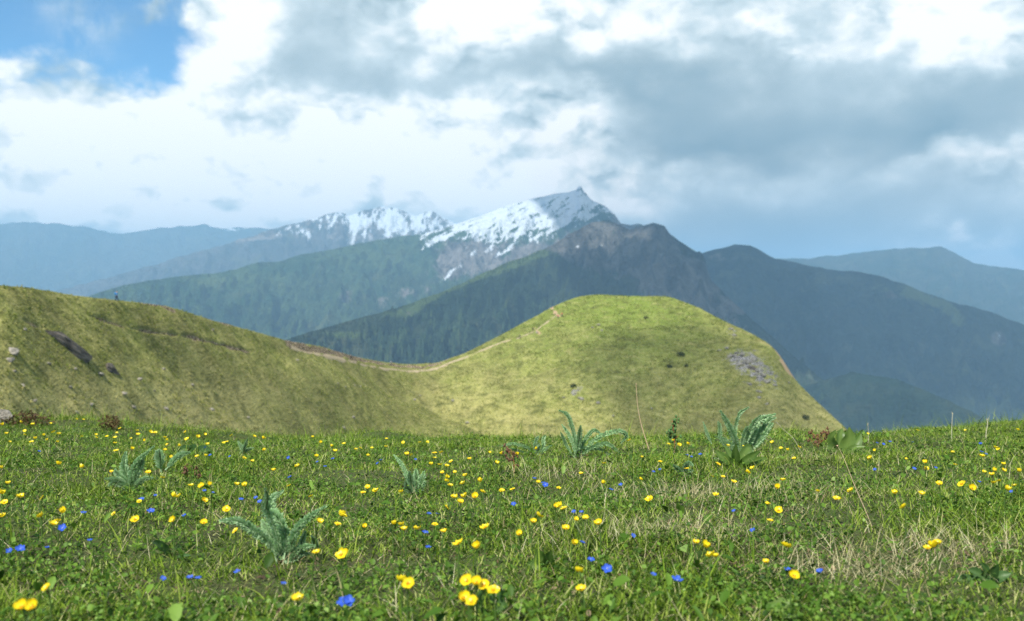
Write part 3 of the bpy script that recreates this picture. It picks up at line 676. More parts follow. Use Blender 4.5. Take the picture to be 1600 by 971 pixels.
# ------------------------------------------------------------------ plants that stand out of the turf
m_wool = leafy('woolly_leaf', [(0, (.14, .29, .10)), (.5, (.29, .48, .22)), (1, (.58, .71, .48))], .35, .85, 0, .05)
m_rib = plain('pale_midrib', (.26, .38, .20), .7, .2, 300)
m_lance = leafy('herb_blade', [(0, (.035, .085, .015)), (.5, (.075, .150, .025)), (1, (.17, .26, .06))], .4, .4)
m_dark = leafy('herb_dark', [(0, (.018, .052, .012)), (.5, (.050, .115, .030)), (1, (.11, .19, .06))], .25, .45, 0, .25)
m_dry = plain('dry_stem', (.42, .31, .19), .8, .25, 200)
m_pale = plain('pale_dead_stem', (.34, .32, .22), .8, .2, 200)
m_rust = plain('rust_seed', (.13, .070, .040), .85, .4, 400)
m_redstem = plain('red_stem', (.28, .10, .05), .8, .3, 300)
m_stem = plain('flower_stem', (.085, .155, .030), .6, .3, 300, transl=.2)

def curve_pts(P, n):
    """smooth line through the points"""
    P = [Vector(p) for p in P]
    if len(P) == 2: P = [P[0], (P[0]+P[1])/2, P[1]]
    Q = [P[0]*2-P[1]]+P+[P[-1]*2-P[-2]]; out = []
    seg = len(P)-1
    for i in range(n):
        s = i/(n-1)*seg; k = min(int(s), seg-1); f = s-k
        a, b_, c, d = Q[k:k+4]
        out.append(.5*((2*b_)+(c-a)*f+(2*a-5*b_+4*c-d)*f*f+(3*b_-a-3*c+d)*f**3))
    return out
def tube_geo(pts, r0, r1, sides=5):
    v, f = [], []
    for i, p in enumerate(pts):
        T = (pts[min(i+1, len(pts)-1)]-pts[max(i-1, 0)]).normalized()
        A = T.cross(Vector((.3, 1, .2))).normalized(); B = T.cross(A)
        r = r0+(r1-r0)*i/(len(pts)-1)
        for k in range(sides):
            a = 2*PI*k/sides; v.append(p+A*math.cos(a)*r+B*math.sin(a)*r)
    for i in range(len(pts)-1):
        for k in range(sides): f.append((i*sides+k, i*sides+(k+1) % sides, (i+1)*sides+(k+1) % sides, (i+1)*sides+k))
    f.append(tuple(range(sides))[::-1]); f.append(tuple((len(pts)-1)*sides+k for k in range(sides)))
    return v, f
def add(geo, v, f):
    n = len(geo[0]); geo[0].extend(v); geo[1].extend([tuple(i+n for i in q) for q in f])
def set_tint(me, vals):
    a = me.attributes.new('tint', 'FLOAT', 'POINT'); a.data.foreach_set('value', np.asarray(vals, np.float32))
def woolly_leaf(P, w, parent, origin):
    """a feathery, felted leaf: pale rib with crowded little lobes on both sides"""
    R = random; n = 46; c = [p-origin for p in curve_pts(P, n)]
    v, f, tint, idx = [], [], [], []
    ref = Vector((R.uniform(-.5, .5), -1, .35)).normalized()
    tv, tf = tube_geo(c, .0016, .0005, 5); v += tv; f += tf; idx += [1]*len(tf); tint += [.8]*len(tv)
    base = .35+.12*R.random()
    for i, p in enumerate(c):
        s = i/(n-1)
        if s < .12: continue
        T = (c[min(i+1, n-1)]-c[max(i-1, 0)]).normalized()
        Sd = T.cross(ref).normalized(); N = Sd.cross(T)
        prof = (math.sin(PI*min(1, (s-.08)/.92)**.75))**.55*w*.92 if s < .97 else w*.3
        for sg in (-1, 1):
            for q in range(7):
                L = prof*R.uniform(.45, .95); ang = R.uniform(-.5, 1.4); fw = R.uniform(.1, .9)
                d = (Sd*sg*math.cos(ang)+N*math.sin(ang)+T*fw).normalized()
                a = p+T*R.uniform(-.002, .002)*(w/.01)*.5; W = (T-d*T.dot(d)).normalized()*w*R.uniform(.07, .15)
                bnd = N*R.uniform(-.1, .35)*L
                k = len(v); v += [a-W*.5, a+W*.5, a+d*L*.6+W+bnd*.5, a+d*L+bnd, a+d*L*.6-W+bnd*.5]
                f.append((k, k+1, k+2, k+3, k+4)); idx.append(0); tt = min(1, max(0, base+R.gauss(0, .13)+.18*(ang > .75)))
                tint += [tt*.8, tt*.8, tt, min(1, tt+.25), tt]
    me = mesh_py('leaf', v, f, smooth=False, mats=[m_wool, m_rib], idx=idx); set_tint(me, tint)
    return link('leaf', me, parent)
def broad_leaf(P, w, parent, origin, mat, wave=.12, tint=.5, face=None, peak=.45, name='leaf'):
    R = random; n = 14; c = [p-origin for p in curve_pts(P, n)]; v, tn_ = [], []
    ref = Vector(face or (R.uniform(-.4, .4), -.8, .6)).normalized(); ph = R.uniform(0, 6)
    for i, p in enumerate(c):
        s = i/(n-1); T = (c[min(i+1, n-1)]-c[max(i-1, 0)]).normalized(); Sd = T.cross(ref).normalized(); N = Sd.cross(T)
        k = s/peak*.5 if s < peak else .5+(s-peak)/(1-peak)*.5
        ww = max(w*math.sin(PI*min(max(k, .06), .985))**.8, w*.10)
        for q in (-1, -.55, 0, .55, 1):
            v.append(p+Sd*q*ww+N*(abs(q)**1.4*ww*.35+wave*ww*math.sin(s*9+ph+q*2)*abs(q))); tn_.append(min(1, tint+(.28 if q == 0 else 0)+R.gauss(0, .05)))
    f = [(5*i+j, 5*i+j+1, 5*i+j+6, 5*i+j+5) for i in range(n-1) for j in range(4)]
    me = mesh_py(name, v, f, mat); set_tint(me, tn_)
    return link(name, me, parent)
def px_pts(pts, Y, spread=.05, origin=None):
    """points named by their place in the photograph, given their own depths round the plant's root"""
    d = random.uniform(-spread, spread); n = len(pts)
    out = [at(px, py, Y+d*i/max(n-1, 1)) for i, (px, py) in enumerate(pts)]
    return out
def plant(name, label, base, cat='plant', group=None):
    x, y = ground_hit(*base); o = empty(name, (x, y, mz(x, y)-.004)); tag(o, label, cat, group); bpy.context.view_layer.update()
    return o, Vector(o.location), y
LANDMARKS = []
def lm(px, py, phrase): LANDMARKS.append((px, py, phrase))
m_low = m_lance
G_W = 'woolly grey-green plants'
def woolly(label, base, leaves, low=5, w=.011, phrase=None):
    o, org, Y = plant('woolly_plant', label, base, group=G_W)
    for L in leaves:
        sc = L[2] if len(L) > 2 else 1
        pts = px_pts([base]+list(L[0]) if L[1] else list(L[0]), Y); pts[0] = pts[0] if not L[1] else org+Vector((random.uniform(-.01, .01), random.uniform(-.01, .01), 0))
        woolly_leaf(pts, w*sc, o, org)
    for k in range(max(low-3, 1)):       # short young leaves round the crown
        a = random.uniform(0, 2*PI); L = random.uniform(.03, .06)*w/.011
        tip = org+Vector((math.cos(a)*L, math.sin(a)*L, L*random.uniform(.4, 1.0)))
        woolly_leaf([org, (org+tip)/2+Vector((0, 0, L*.22)), tip], w*.75, o, org)
    if phrase: lm(*base, phrase)
    return o
woolly('tall woolly grey-green plant whose longest leaf arches over and curls down', (901, 716), [
    ([(899, 690), (893, 666), (886, 648), (874, 642)], 1), ([(896, 695), (888, 678), (878, 664)], 1, .9), ([(904, 693), (906, 678), (907, 666)], 1, 1.15), ([(886, 698), (880, 684), (876, 676)], 1, .7),
    ([(918, 697), (940, 681), (966, 674), (979, 681), (971, 692)], 1, 1.1), ([(913, 690), (927, 673), (940, 679)], 1, .9), ([(922, 702), (948, 694), (969, 708)], 1, 1.0), ([(912, 706), (935, 702), (960, 716)], 1, .8)], 7, .0125, 'tall curled woolly plant')
woolly('low woolly plant with two upright narrow leaves behind a small russet weed', (840, 712), [
    ([(848, 700), (849, 686), (852, 681)], 1), ([(836, 700), (838, 688), (842, 682)], 1), ([(825, 700), (802, 694), (784, 697)], 1, .9), ([(850, 704), (862, 696)], 1, .8), ([(815, 706), (800, 702), (790, 706)], 1, .7)], 5, .010, 'low paired woolly plant')
woolly('bushy woolly plant with broad pale leaves bending over on its far side', (1157, 716), [
    ([(1150, 695), (1140, 668), (1126, 643)], 1, 1.35), ([(1148, 685), (1154, 650), (1169, 637)], 1, .9), ([(1172, 688), (1186, 658), (1211, 648)], 1, 1.35), ([(1178, 690), (1196, 662), (1211, 653)], 1, 1.2), ([(1186, 692), (1202, 668), (1207, 662)], 1, 1.0),
    ([(1165, 692), (1176, 664), (1188, 650)], 1, 1.1), ([(1112, 694), (1105, 678), (1099, 660)], 0, .6), ([(1128, 690), (1125, 668), (1122, 660)], 1, .8), ([(1160, 690), (1166, 672), (1170, 668)], 1, .9)], 7, .0135, 'bushy broad woolly plant')
wd = woolly('nearest woolly plant, its thick feathery leaves splayed widely apart', (446, 880), [
    ([(447, 845), (438, 815), (424, 802), (412, 806)], 1, 1.2), ([(456, 850), (472, 818), (508, 792)], 1, 1.0), ([(424, 852), (398, 830), (372, 815), (345, 814)], 1, 1.1), ([(433, 840), (417, 797), (418, 780), (415, 764)], 1, 1.0), ([(434, 830), (424, 785), (441, 768)], 1, 1.0),
    ([(468, 866), (472, 846), (477, 832)], 1, .8), ([(432, 855), (418, 830), (410, 815)], 1, 1.1), ([(487, 838), (492, 848), (496, 855)], 0, .7), ([(444, 855), (446, 830)], 1, .9)], 7, .0105, 'nearest splayed woolly plant')
woolly('two-crowned woolly plant with dim upright leaves beside dark brown spikes', (206, 770), [
    ([(200, 752), (194, 730), (196, 708)], 1, 1.3), ([(205, 752), (212, 725), (240, 698)], 1, 1.0), ([(200, 755), (184, 742), (180, 734)], 1, .9), ([(252, 738), (250, 715), (249, 704)], 0, 1.3), ([(258, 735), (278, 714), (296, 707)], 0, .9), ([(212, 750), (220, 728), (224, 712)], 1, 1.0), ([(196, 762), (178, 755), (170, 760)], 1, .8)], 6, .0115, 'two-crowned woolly plant')
woolly('short stubby woolly plant with blunt upright leaves in the open turf', (650, 776), [
    ([(641, 762), (630, 730), (616, 712)], 1, .8), ([(650, 755), (650, 735)], 1, 1.2), ([(658, 758), (662, 738)], 1, 1.1), ([(643, 755), (640, 738)], 1, 1.0), ([(638, 765), (634, 752)], 1, .9)], 4, .0115, 'short stubby woolly plant')
woolly('tiny woolly sprout with two small spread leaves near the meadow brow', (380, 712), [
    ([(378, 700), (372, 690)], 1), ([(382, 698), (387, 686)], 1), ([(385, 704), (396, 700)], 1, .8)], 3, .010, 'tiny woolly sprout')
woolly('small woolly tuft with drooping narrow leaves near the red-stemmed herb', (1066, 748), [
    ([(1060, 735), (1052, 727)], 1), ([(1070, 732), (1076, 724), (1083, 728)], 1), ([(1074, 738), (1084, 736)], 1, .8)], 4, .010, 'small drooping woolly tuft')

def herb(name, label, base, leaves, mat, phrase, tint=.5):
    o, org, Y = plant(name, label, base)
    for pts, w in leaves:
        P = px_pts([base]+pts, Y, .06); P[0] = org+Vector((random.uniform(-.01, .01), random.uniform(-.01, .01), 0))
        broad_leaf(P, w, o, org, mat, tint=tint+random.gauss(0, .07))
    lm(*base, phrase); return o
herb('broad_leaved_herb', 'clump of broad shiny green leaves standing up on the meadow brow', (1318, 712), [
    ([(1304, 700), (1299, 685), (1306, 672)], .013), ([(1312, 700), (1313, 680), (1316, 670)], .014), ([(1322, 700), (1327, 684), (1327, 668)], .020), ([(1330, 704), (1340, 690), (1345, 678)], .016), ([(1308, 706), (1298, 700), (1290, 702)], .012), ([(1326, 706), (1336, 700), (1352, 698)], .010)], m_lance, 'broad shiny leaf clump', .72)
herb('lance_leaved_herb', 'cluster of bright lance leaves at the foot of the bushy woolly plant', (1150, 728), [
    ([(1130, 716), (1118, 704)], .012), ([(1140, 712), (1132, 696)], .011), ([(1150, 712), (1150, 694)], .011), ([(1160, 714), (1170, 700), (1178, 704)], .013), ([(1170, 718), (1188, 704)], .012), ([(1180, 722), (1198, 716)], .011), ([(1128, 722), (1112, 716)], .010)], m_lance, 'bright lance leaf cluster', .62)
herb('lance_leaved_herb', 'star-shaped rosette of lance leaves lying flat on open turf', (856, 892), [
    ([(846, 872), (839, 858)], .009), ([(862, 884), (880, 878), (893, 878)], .010), ([(872, 894), (890, 892)], .008), ([(838, 884), (822, 882)], .008), ([(848, 902), (838, 910)], .008), ([(866, 902), (876, 912)], .008), ([(858, 876), (862, 860)], .008)], m_lance, 'flat lance leaf rosette', .40)
herb('round_leaved_herb', 'dark herb with rounded glossy leaves beside the clustered large buttercups', (765, 952), [
    ([(772, 942), (784, 936)], .022), ([(775, 950), (792, 949)], .020), ([(752, 944), (744, 936)], .018), ([(756, 956), (744, 962)], .018), ([(768, 960), (776, 968)], .018)], m_dark, 'dark rounded glossy herb', .5)
herb('dark_leaved_herb', 'spread of dark toothed leaves in the lower corner near bare soil', (1545, 912), [
    ([(1530, 898), (1512, 890)], .007), ([(1525, 908), (1500, 906), (1484, 912)], .0065), ([(1550, 896), (1560, 882)], .007), ([(1562, 902), (1580, 896)], .007), ([(1570, 908), (1592, 902)], .006), ([(1540, 894), (1532, 878)], .006), ([(1556, 914), (1575, 920)], .006), ([(1530, 914), (1512, 922)], .006), ([(1548, 902), (1556, 896)], .006)], m_dark, 'dark spreading herb', .5)
herb('lance_leaved_herb', 'dark pair of lance leaves beside the nearest woolly plant', (268, 868), [
    ([(258, 858), (246, 850), (236, 846)], .006), ([(276, 862), (290, 853)], .006), ([(262, 872), (246, 874)], .005), ([(280, 870), (298, 868)], .005)], m_dark, 'dark lance leaf pair', .6)
herb('lance_leaved_herb', 'bright yellow-green lance leaf lying low at the near edge', (1215, 962), [([(1222, 950), (1236, 940)], .011), ([(1204, 956), (1196, 966)], .010), ([(1228, 960), (1244, 964)], .009)], m_lance, 'bright low lance leaf', .85)
herb('dark_leaved_herb', 'patch of dark flat leaves under buttercups at the far turf edge', (305, 712), [([(290, 706), (276, 704)], .02), ([(300, 702), (296, 697)], .02), ([(316, 706), (330, 704)], .02), ([(322, 712), (340, 712)], .018), ([(292, 714), (280, 716)], .018)], m_dark, 'dark flat leaf patch', .35)

def stalk(label, pts, r, mat, phrase, name='dry_stalk', head=None, lean=.06):
    x, y = ground_hit(*pts[0]); n = len(pts)
    P = [at(px, py, y+lean*i/(n-1)) for i, (px, py) in enumerate(pts)]; P[0].z -= .01
    org = Vector((x, y, mz(x, y))); o = empty(name, org); tag(o, label, 'stalk')
    c = [p-org for p in curve_pts(P, 16)]; v, f = tube_geo(c, r, r*.45, 6)
    link('stem', mesh_py('stem', v, f, mat), o)
    g = ([], []); tip = c[-1]; d = (c[-1]-c[-3]).normalized()
    for k in range(head or 5):
        a = random.uniform(0, 6.28); q = tip-d*random.uniform(0, .012)
        e = q+d*random.uniform(.004, .009)+Vector((math.cos(a), math.sin(a), 0))*.0025
        add(g, *tube_geo([q, (q+e)/2, e], .0011, .0003, 4))
    link('seed_head', mesh_py('seed_head', *g, mat), o)
    lm(pts[len(pts)//2][0], pts[0][1], phrase); return o
stalk('tall bent dry stalk rising above the brow against the round hill', [(1016, 704), (1008, 684), (1001, 660), (996, 632), (994, 601)], .0017, m_dry, 'tall bent dry stalk')
stalk('long thin straw leaning far over the turf below the broad leaf clump', [(1372, 842), (1358, 812), (1335, 758), (1318, 715), (1308, 696)], .0007, m_dry, 'long leaning straw', lean=.5)
stalk('pale straight straw slanting up beside the bushy woolly plant', [(1258, 712), (1240, 686), (1226, 673), (1213, 660)], .0009, m_pale, 'pale slanting straw')
stalk('upright dead stem on the brow before the dark blue valley', [(1487, 690), (1487, 672), (1488, 652), (1488, 645)], .0013, m_pale, 'upright dead stem', head=9)
stalk('pale blunt stem on the brow beyond the upright dead stem', [(1540, 692), (1541, 676), (1543, 664), (1542, 655)], .0016, m_pale, 'pale blunt stem')
stalk('short thin stem standing on the brow where the round hill ends', [(1357, 694), (1357, 680), (1356, 662)], .0009, m_pale, 'short brow stem')
def weed(name, label, base, top, mats, phrase, nb=14, spread=14, knob=.0035, r=.0012, cat='weed'):
    x, y = ground_hit(*base); org = Vector((x, y, mz(x, y)-.004)); o = empty(name, org); tag(o, label, cat)
    H = (at(top[0], top[1], y)-org); k1 = y/F; c = curve_pts([Vector((0, 0, 0)), H*.5+Vector((.004, .003, 0)), H], 12)
    g = ([], []); add(g, *tube_geo(c, r, r*.6, 5)); h = ([], [])
    for i in range(nb):
        s = random.uniform(.35, 1); p = H*s; a = random.uniform(0, 6.28); L = random.uniform(.4, 1)*spread*k1
        e = p+Vector((math.cos(a)*L, math.sin(a)*L*.8, L*random.uniform(.2, .9)))
        add(g, *tube_geo([p, (p+e)/2+Vector((0, 0, -.1*L)), e], r*.5, r*.35, 4))
        for q in range(3):
            b0 = e+Vector((random.gauss(0, knob), random.gauss(0, knob), random.gauss(0, knob)))
            add(h, *tube_geo([b0-Vector((0, 0, knob*.8)), b0, b0+Vector((0, 0, knob*.8))], knob*.7, knob*.5, 5))
    link('stem', mesh_py('stem', *g, mats[0]), o); link('seed_head', mesh_py('seed_head', *h, mats[1]), o)
    lm(*base, phrase); return o
weed('seeding_weed', 'reddish branching seed head beside the broad shiny leaf clump', (1277, 708), (1278, 680), (m_redstem, m_rust), 'reddish seed head', 22, 20)
weed('seeding_weed', 'small russet weed with hooked tip before the low woolly plant', (803, 742), (798, 702), (m_redstem, m_rust), 'small russet weed', 12, 12)
weed('brown_spike', 'dark brown knobbly spike, shorter of the pair near the two-crowned woolly plant', (290, 756), (289, 730), (m_rust, m_rust), 'shorter brown spike', 9, 3, .0025, .0016)
weed('brown_spike', 'dark brown knobbly spike, taller of the pair near the two-crowned woolly plant', (309, 758), (308, 730), (m_rust, m_rust), 'taller brown spike', 10, 3, .0025, .0016)
weed('red_stemmed_herb', 'green tipped herb with red stems behind yellow buttercups on the brow', (1054, 708), (1050, 658), (m_redstem, m_lance_solid := plain('herb_tip', (.07, .15, .04), .7, .4, 300)), 'red stemmed herb', 22, 9, .005, .0016)
def flecks(n, rad, hgt, size, seed):
    r = random.Random(seed); v, f = [], []
    for i in range(n):
        a = r.uniform(0, 6.28); q = r.random()**.6; p = Vector((math.cos(a)*q*rad, math.sin(a)*q*rad, hgt*(r.random()**.8)*(1-.45*q)))
        d = Vector((r.gauss(0, 1), r.gauss(0, 1), r.gauss(.4, .6))).normalized(); W = d.cross(Vector((r.gauss(0, 1), r.gauss(0, 1), r.gauss(0, 1)))).normalized()
        s = size*r.uniform(.5, 1.3); k = len(v)
        v += [p, p+d*s*.5+W*s*.28, p+d*s, p+d*s*.5-W*s*.28]; f.append((k, k+1, k+2, k+3))
    return v, f
def shrub(label, base, rad, hgt, n, size, mats, seed, phrase, loc=None, name='shrub'):
    if loc is None:
        x, y = ground_hit(*base); loc = Vector((x, y, mz(x, y)-.01))
    o = empty(name, loc); tag(o, label, 'shrub'); g = ([], [])
    r = random.Random(seed)
    for i in range(9):
        a = r.uniform(0, 6.28); q = r.uniform(.2, .9)*rad; e = Vector((math.cos(a)*q, math.sin(a)*q, hgt*r.uniform(.5, .95)))
        add(g, *tube_geo([Vector((0, 0, 0)), e*.5+Vector((0, 0, hgt*.1)), e], rad*.03, rad*.012, 4))
    link('twigs', mesh_py('twigs', *g, m_rust), o)
    v, f = flecks(n, rad, hgt, size, seed); me = mesh_py('foliage', v, f, mats, False); set_tint(me, [random.Random(i//4+seed).random() for i in range(len(v))])
    link('foliage', me, o); lm(*base, phrase); return o
m_russet = leafy('russet_leaf', [(0, (.05, .035, .016)), (.5, (.13, .075, .032)), (1, (.12, .14, .035))], .3, .7)
m_bush = leafy('bush_leaf', [(0, (.014, .028, .010)), (.6, (.035, .060, .016)), (1, (.06, .09, .03))], .2, .7)
shrub('low rust-red shrub on the brow nearer the hillside gully', (173, 672), .045, .085, 260, .016, m_russet, 3, 'rust red shrub')
shrub('ragged russet shrub on the brow beside the grey boulder', (38, 664), .12, .075, 520, .018, m_russet, 4, 'ragged russet shrub')

# ------------------------------------------------------------------ stones
def rock_me(seed, sub=3, flat=.7, mat=None):
    r = random.Random(seed); bm = bmesh.new(); bmesh.ops.create_icosphere(bm, subdivisions=sub, radius=1)
    cuts = [(Vector((r.gauss(0, 1), r.gauss(0, 1), r.gauss(0, .8))).normalized(), r.uniform(.50, .85)) for _ in range(11)]
    off = Vector((seed*3.1, 1.7, 2.2))
    for v in bm.verts:
        p = v.co.copy()
        for n_, d in cuts:
            e = p.dot(n_)-d
            if e > 0: p -= n_*e*.9
        p += p.normalized()*(.10*mnoise.noise(p*2.3+off)+.05*mnoise.noise(p*6+off)); p.z *= flat; v.co = p
    me = bpy.data.meshes.new('stone'); bm.to_mesh(me); bm.free(); me.materials.append(mat); return me
m_stone, t, b = material('pale_stone'); p = t.node('ShaderNodeTexCoord').outputs['Object']
n = t.noise(p, 1.6, 7, .65); c = t.mix(t.ss(n, .38, .62), (.14, .13, .105), (.33, .30, .25)); c = t.mix(t.ss(t.noise(p, 5, 5), .58, .68), c, (.10, .095, .08))
t.put(b.inputs['Base Color'], c); b.inputs['Roughness'].default_value = .95; t.put(b.inputs['Normal'], t.bump(n, .6, .15))
m_drock, t, b = material('dark_rock'); p = t.node('ShaderNodeTexCoord').outputs['Object']
n = t.noise(p, 2.5, 8, .7); c = t.mix(t.ss(n, .36, .62), (.035, .030, .026), (.17, .145, .12))
t.put(b.inputs['Base Color'], c); b.inputs['Roughness'].default_value = .95; t.put(b.inputs['Normal'], t.bump(n, .9, .25))
ROCKS = [rock_me(s, 3, .62, m_stone) for s in (1, 2, 3, 4, 5)]; DROCKS = [rock_me(s, 4, .7, m_drock) for s in (11, 12)]
HLM = [(105, 535, 'dark rock outcrop'), (182, 470, 'blue clad hiker'), (1160, 560, 'grey scree patch'), (640, 575, 'trodden saddle path'), (505, 548, 'dug earth bank'), (1011, 497, 'dark hilltop bush'), (877, 495, 'orange clad hiker'), (300, 527, 'bare earth scar'), (15, 545, 'largest pale boulder'), (910, 612, 'dark low bush'), (700, 640, 'hill foot gully')]
ORD = ['nearest', 'second nearest', 'third nearest', 'fourth nearest', 'fifth nearest', 'sixth nearest', 'seventh nearest', 'eighth nearest', 'ninth nearest', 'tenth nearest', 'eleventh nearest', 'twelfth nearest', 'thirteenth nearest', 'fourteenth nearest', 'fifteenth nearest', 'sixteenth nearest', 'seventeenth nearest', 'eighteenth nearest', 'nineteenth nearest', 'twentieth nearest']
def relation(px, py, lms, behind, front):
    best = min(lms, key=lambda L: math.hypot(L[0]-px, (L[1]-py)*1.5)); dx, dy = px-best[0], (py-best[1])*1.5
    h = 'left' if dx < 0 else 'right'; v = behind if dy < 0 else front
    if abs(dx) > 2.2*abs(dy): w = f'{h} of'
    elif abs(dy) > 2.2*abs(dx): w = {'in front': 'in front of'}.get(v, v)
    else: w = f'{v} and {h} of'
    return w, best[2], math.hypot(dx, dy)
def give_labels(items, noun, lms, behind='behind', front='in front'):
    """items: [object, px, py, look]. One label each: its look, the landmark it lies nearest to, and its rank there."""
    by = {}
    for it in items:
        w, ph, d = relation(it[1], it[2], lms, behind, front); by.setdefault((w, ph), []).append((d, it))
    for (w, ph), L in by.items():
        L.sort(key=lambda q: q[0])
        for i, (d, it) in enumerate(L):
            it[0]['label'] = f'{it[3]} {noun} {w} the {ph}'+(f', {ORD[i]}' if len(L) > 1 else '')
STONES = [(38, 515, 9), (75, 568, 12), (117, 575, 9), (155, 585, 16), (107, 604, 12), (33, 603, 13), (255, 577, 9), (215, 592, 12), (192, 614, 14), (205, 634, 13), (258, 638, 13), (50, 626, 12), (115, 643, 10), (333, 516, 9), (464, 563, 7), (555, 602, 5), (538, 604, 5), (528, 599, 5), (562, 604, 5), (647, 624, 7), (655, 618, 5), (550, 652, 9), (535, 667, 8), (730, 660, 9), (706, 626, 6), (935, 508, 8), (926, 512, 7), (942, 516, 6), (838, 520, 7),
          (1125, 548, 9), (1135, 545, 10), (1142, 556, 13), (1150, 552, 11), (1160, 555, 12), (1168, 566, 16), (1178, 563, 13), (1156, 570, 12), (1185, 580, 11), (1193, 585, 14), (1172, 600, 11), (1188, 612, 10), (1200, 597, 12), (1210, 602, 9), (1187, 622, 9), (1200, 632, 10), (1143, 515, 10), (1148, 524, 9), (1232, 598, 7), (907, 622, 11), (898, 612, 8), (935, 629, 9), (882, 620, 6), (960, 650, 7), (1018, 637, 6), (20, 580, 10), (140, 632, 12), (300, 600, 9), (330, 640, 10), (385, 652, 9), (240, 610, 8)]
its = []
for i, (px, py, w) in enumerate(STONES):
    P, N = hill_at(px, py); s = w*P.y/F*.44
    o = link('stone', ROCKS[i % 5]); o.location = P+N*s*.12; sx = random.uniform(.8, 1.3); o.scale = (s*sx, s*random.uniform(.7, 1.1), s*random.uniform(.7, 1.05)); o.rotation_euler = (random.uniform(-.3, .3), random.uniform(-.3, .3), random.uniform(0, 6.28))
    scree = 1110 < px < 1215 and 505 < py < 640
    tag(o, None, 'stone', 'grey rocks of the scree on the round hill' if scree else 'pale stones lying on the grassy slopes')
    its.append([o, px, py, 'large pale' if w > 11 else 'small pale'])
give_labels(its, 'stone', HLM, 'above', 'below')
for px, py, w, lab in ((18, 546, 32, 'largest pale boulder on the grass slope below the hiker in blue'), (10, 562, 20, 'tan slanted boulder under the largest pale boulder on the slope')):
    P, N = hill_at(px, py); s = w*P.y/F*.5; o = link('boulder', ROCKS[px % 5]); o.location = P-N*s*.22; o.scale = (s*1.15, s*.85, s*.75); o.rotation_euler = (.1, .25, px); tag(o, lab, 'boulder', 'boulders on the near slope')
def outcrop(a, b_, thick, label, k, name='rock_outcrop'):
    A, _ = hill_at(*a); B, _ = hill_at(*b_); m_, N = hill_at((a[0]+b_[0])/2, (a[1]+b_[1])/2)
    o = link(name, DROCKS[k]); X = (B-A); L = X.length; X.normalize(); Y_ = N.cross(X).normalized(); Zn = X.cross(Y_)
    o.matrix_world = Matrix.Translation(m_-Zn*thick*.12) @ Matrix((X, Y_, Zn)).transposed().to_4x4() @ Matrix.Diagonal((L*.62, thick*1.5, thick*1.1, 1)); tag(o, label, 'outcrop')
outcrop((66, 512), (140, 562), 1.5, 'long dark rock outcrop slanting down the slope below the hiker in blue', 0)
outcrop((160, 570), (184, 584), .8, 'small dark rock step just below the long dark outcrop', 1)
outcrop((1168, 573), (1182, 578), 1.0, 'dark crag in the lower part of the grey scree', 1)
x, y = ground_hit(2, 664); o = link('boulder', ROCKS[2]); o.location = (x, y, mz(x, y)+.03); o.scale = (.085, .07, .08); tag(o, 'grey boulder on the brow at the far left end of the turf', 'boulder'); lm(4, 660, 'grey brow boulder')
for (px, py, w, lab) in ((1011, 498, 8, 'dark round bush alone on top of the round hill'), (1063, 556, 12, 'largest dark bush on the shaded face of the round hill'), (1073, 572, 7, 'small dark bush just below the largest bush on the hill'), (1046, 574, 9, 'flat dark bush beside a small bush on the hill face'), (895, 604, 10, 'dark low bush among stones near the foot of the round hill'), (1260, 655, 12, 'dark bush near the lower edge of the round hill')):
    P, N = hill_at(px, py); s = w*P.y/F
    shrub(lab, (px, py), s*.55, s*.7, 260, s*.16, m_bush, px, 'x', P-Vector((0, 0, .1)), 'bush'); LANDMARKS.pop()

# ------------------------------------------------------------------ hikers
def skin(name, joints, edges, mat, parent, sub=2, root=0):
    me = bpy.data.meshes.new('b'); me.from_pydata([j[0] for j in joints], edges, []); o = bpy.data.objects.new('b', me); COL.objects.link(o)
    o.modifiers.new('s', 'SKIN'); o.modifiers.new('u', 'SUBSURF').levels = sub
    for sv, j in zip(me.skin_vertices[0].data, joints): sv.radius = (j[1], j[2] if len(j) > 2 else j[1])
    me.skin_vertices[0].data[root].use_root = True
    dg = bpy.context.evaluated_depsgraph_get(); dg.update(); m2 = bpy.data.meshes.new_from_object(o.evaluated_get(dg)); m2.name = name
    bpy.data.objects.remove(o); bpy.data.meshes.remove(me); m2.materials.clear(); m2.materials.append(mat)
    m2.polygons.foreach_set('use_smooth', [True]*len(m2.polygons))
    return link(name, m2, parent)
m_skin = plain('skin', (.42, .25, .17), .6, .1, 20); m_hair = plain('dark_hair', (.02, .015, .012), .7, .2, 40); m_boot = plain('boot_leather', (.05, .035, .025), .7, .2, 30)
def cloth(name, c): return plain(name, c, .85, .15, 25)
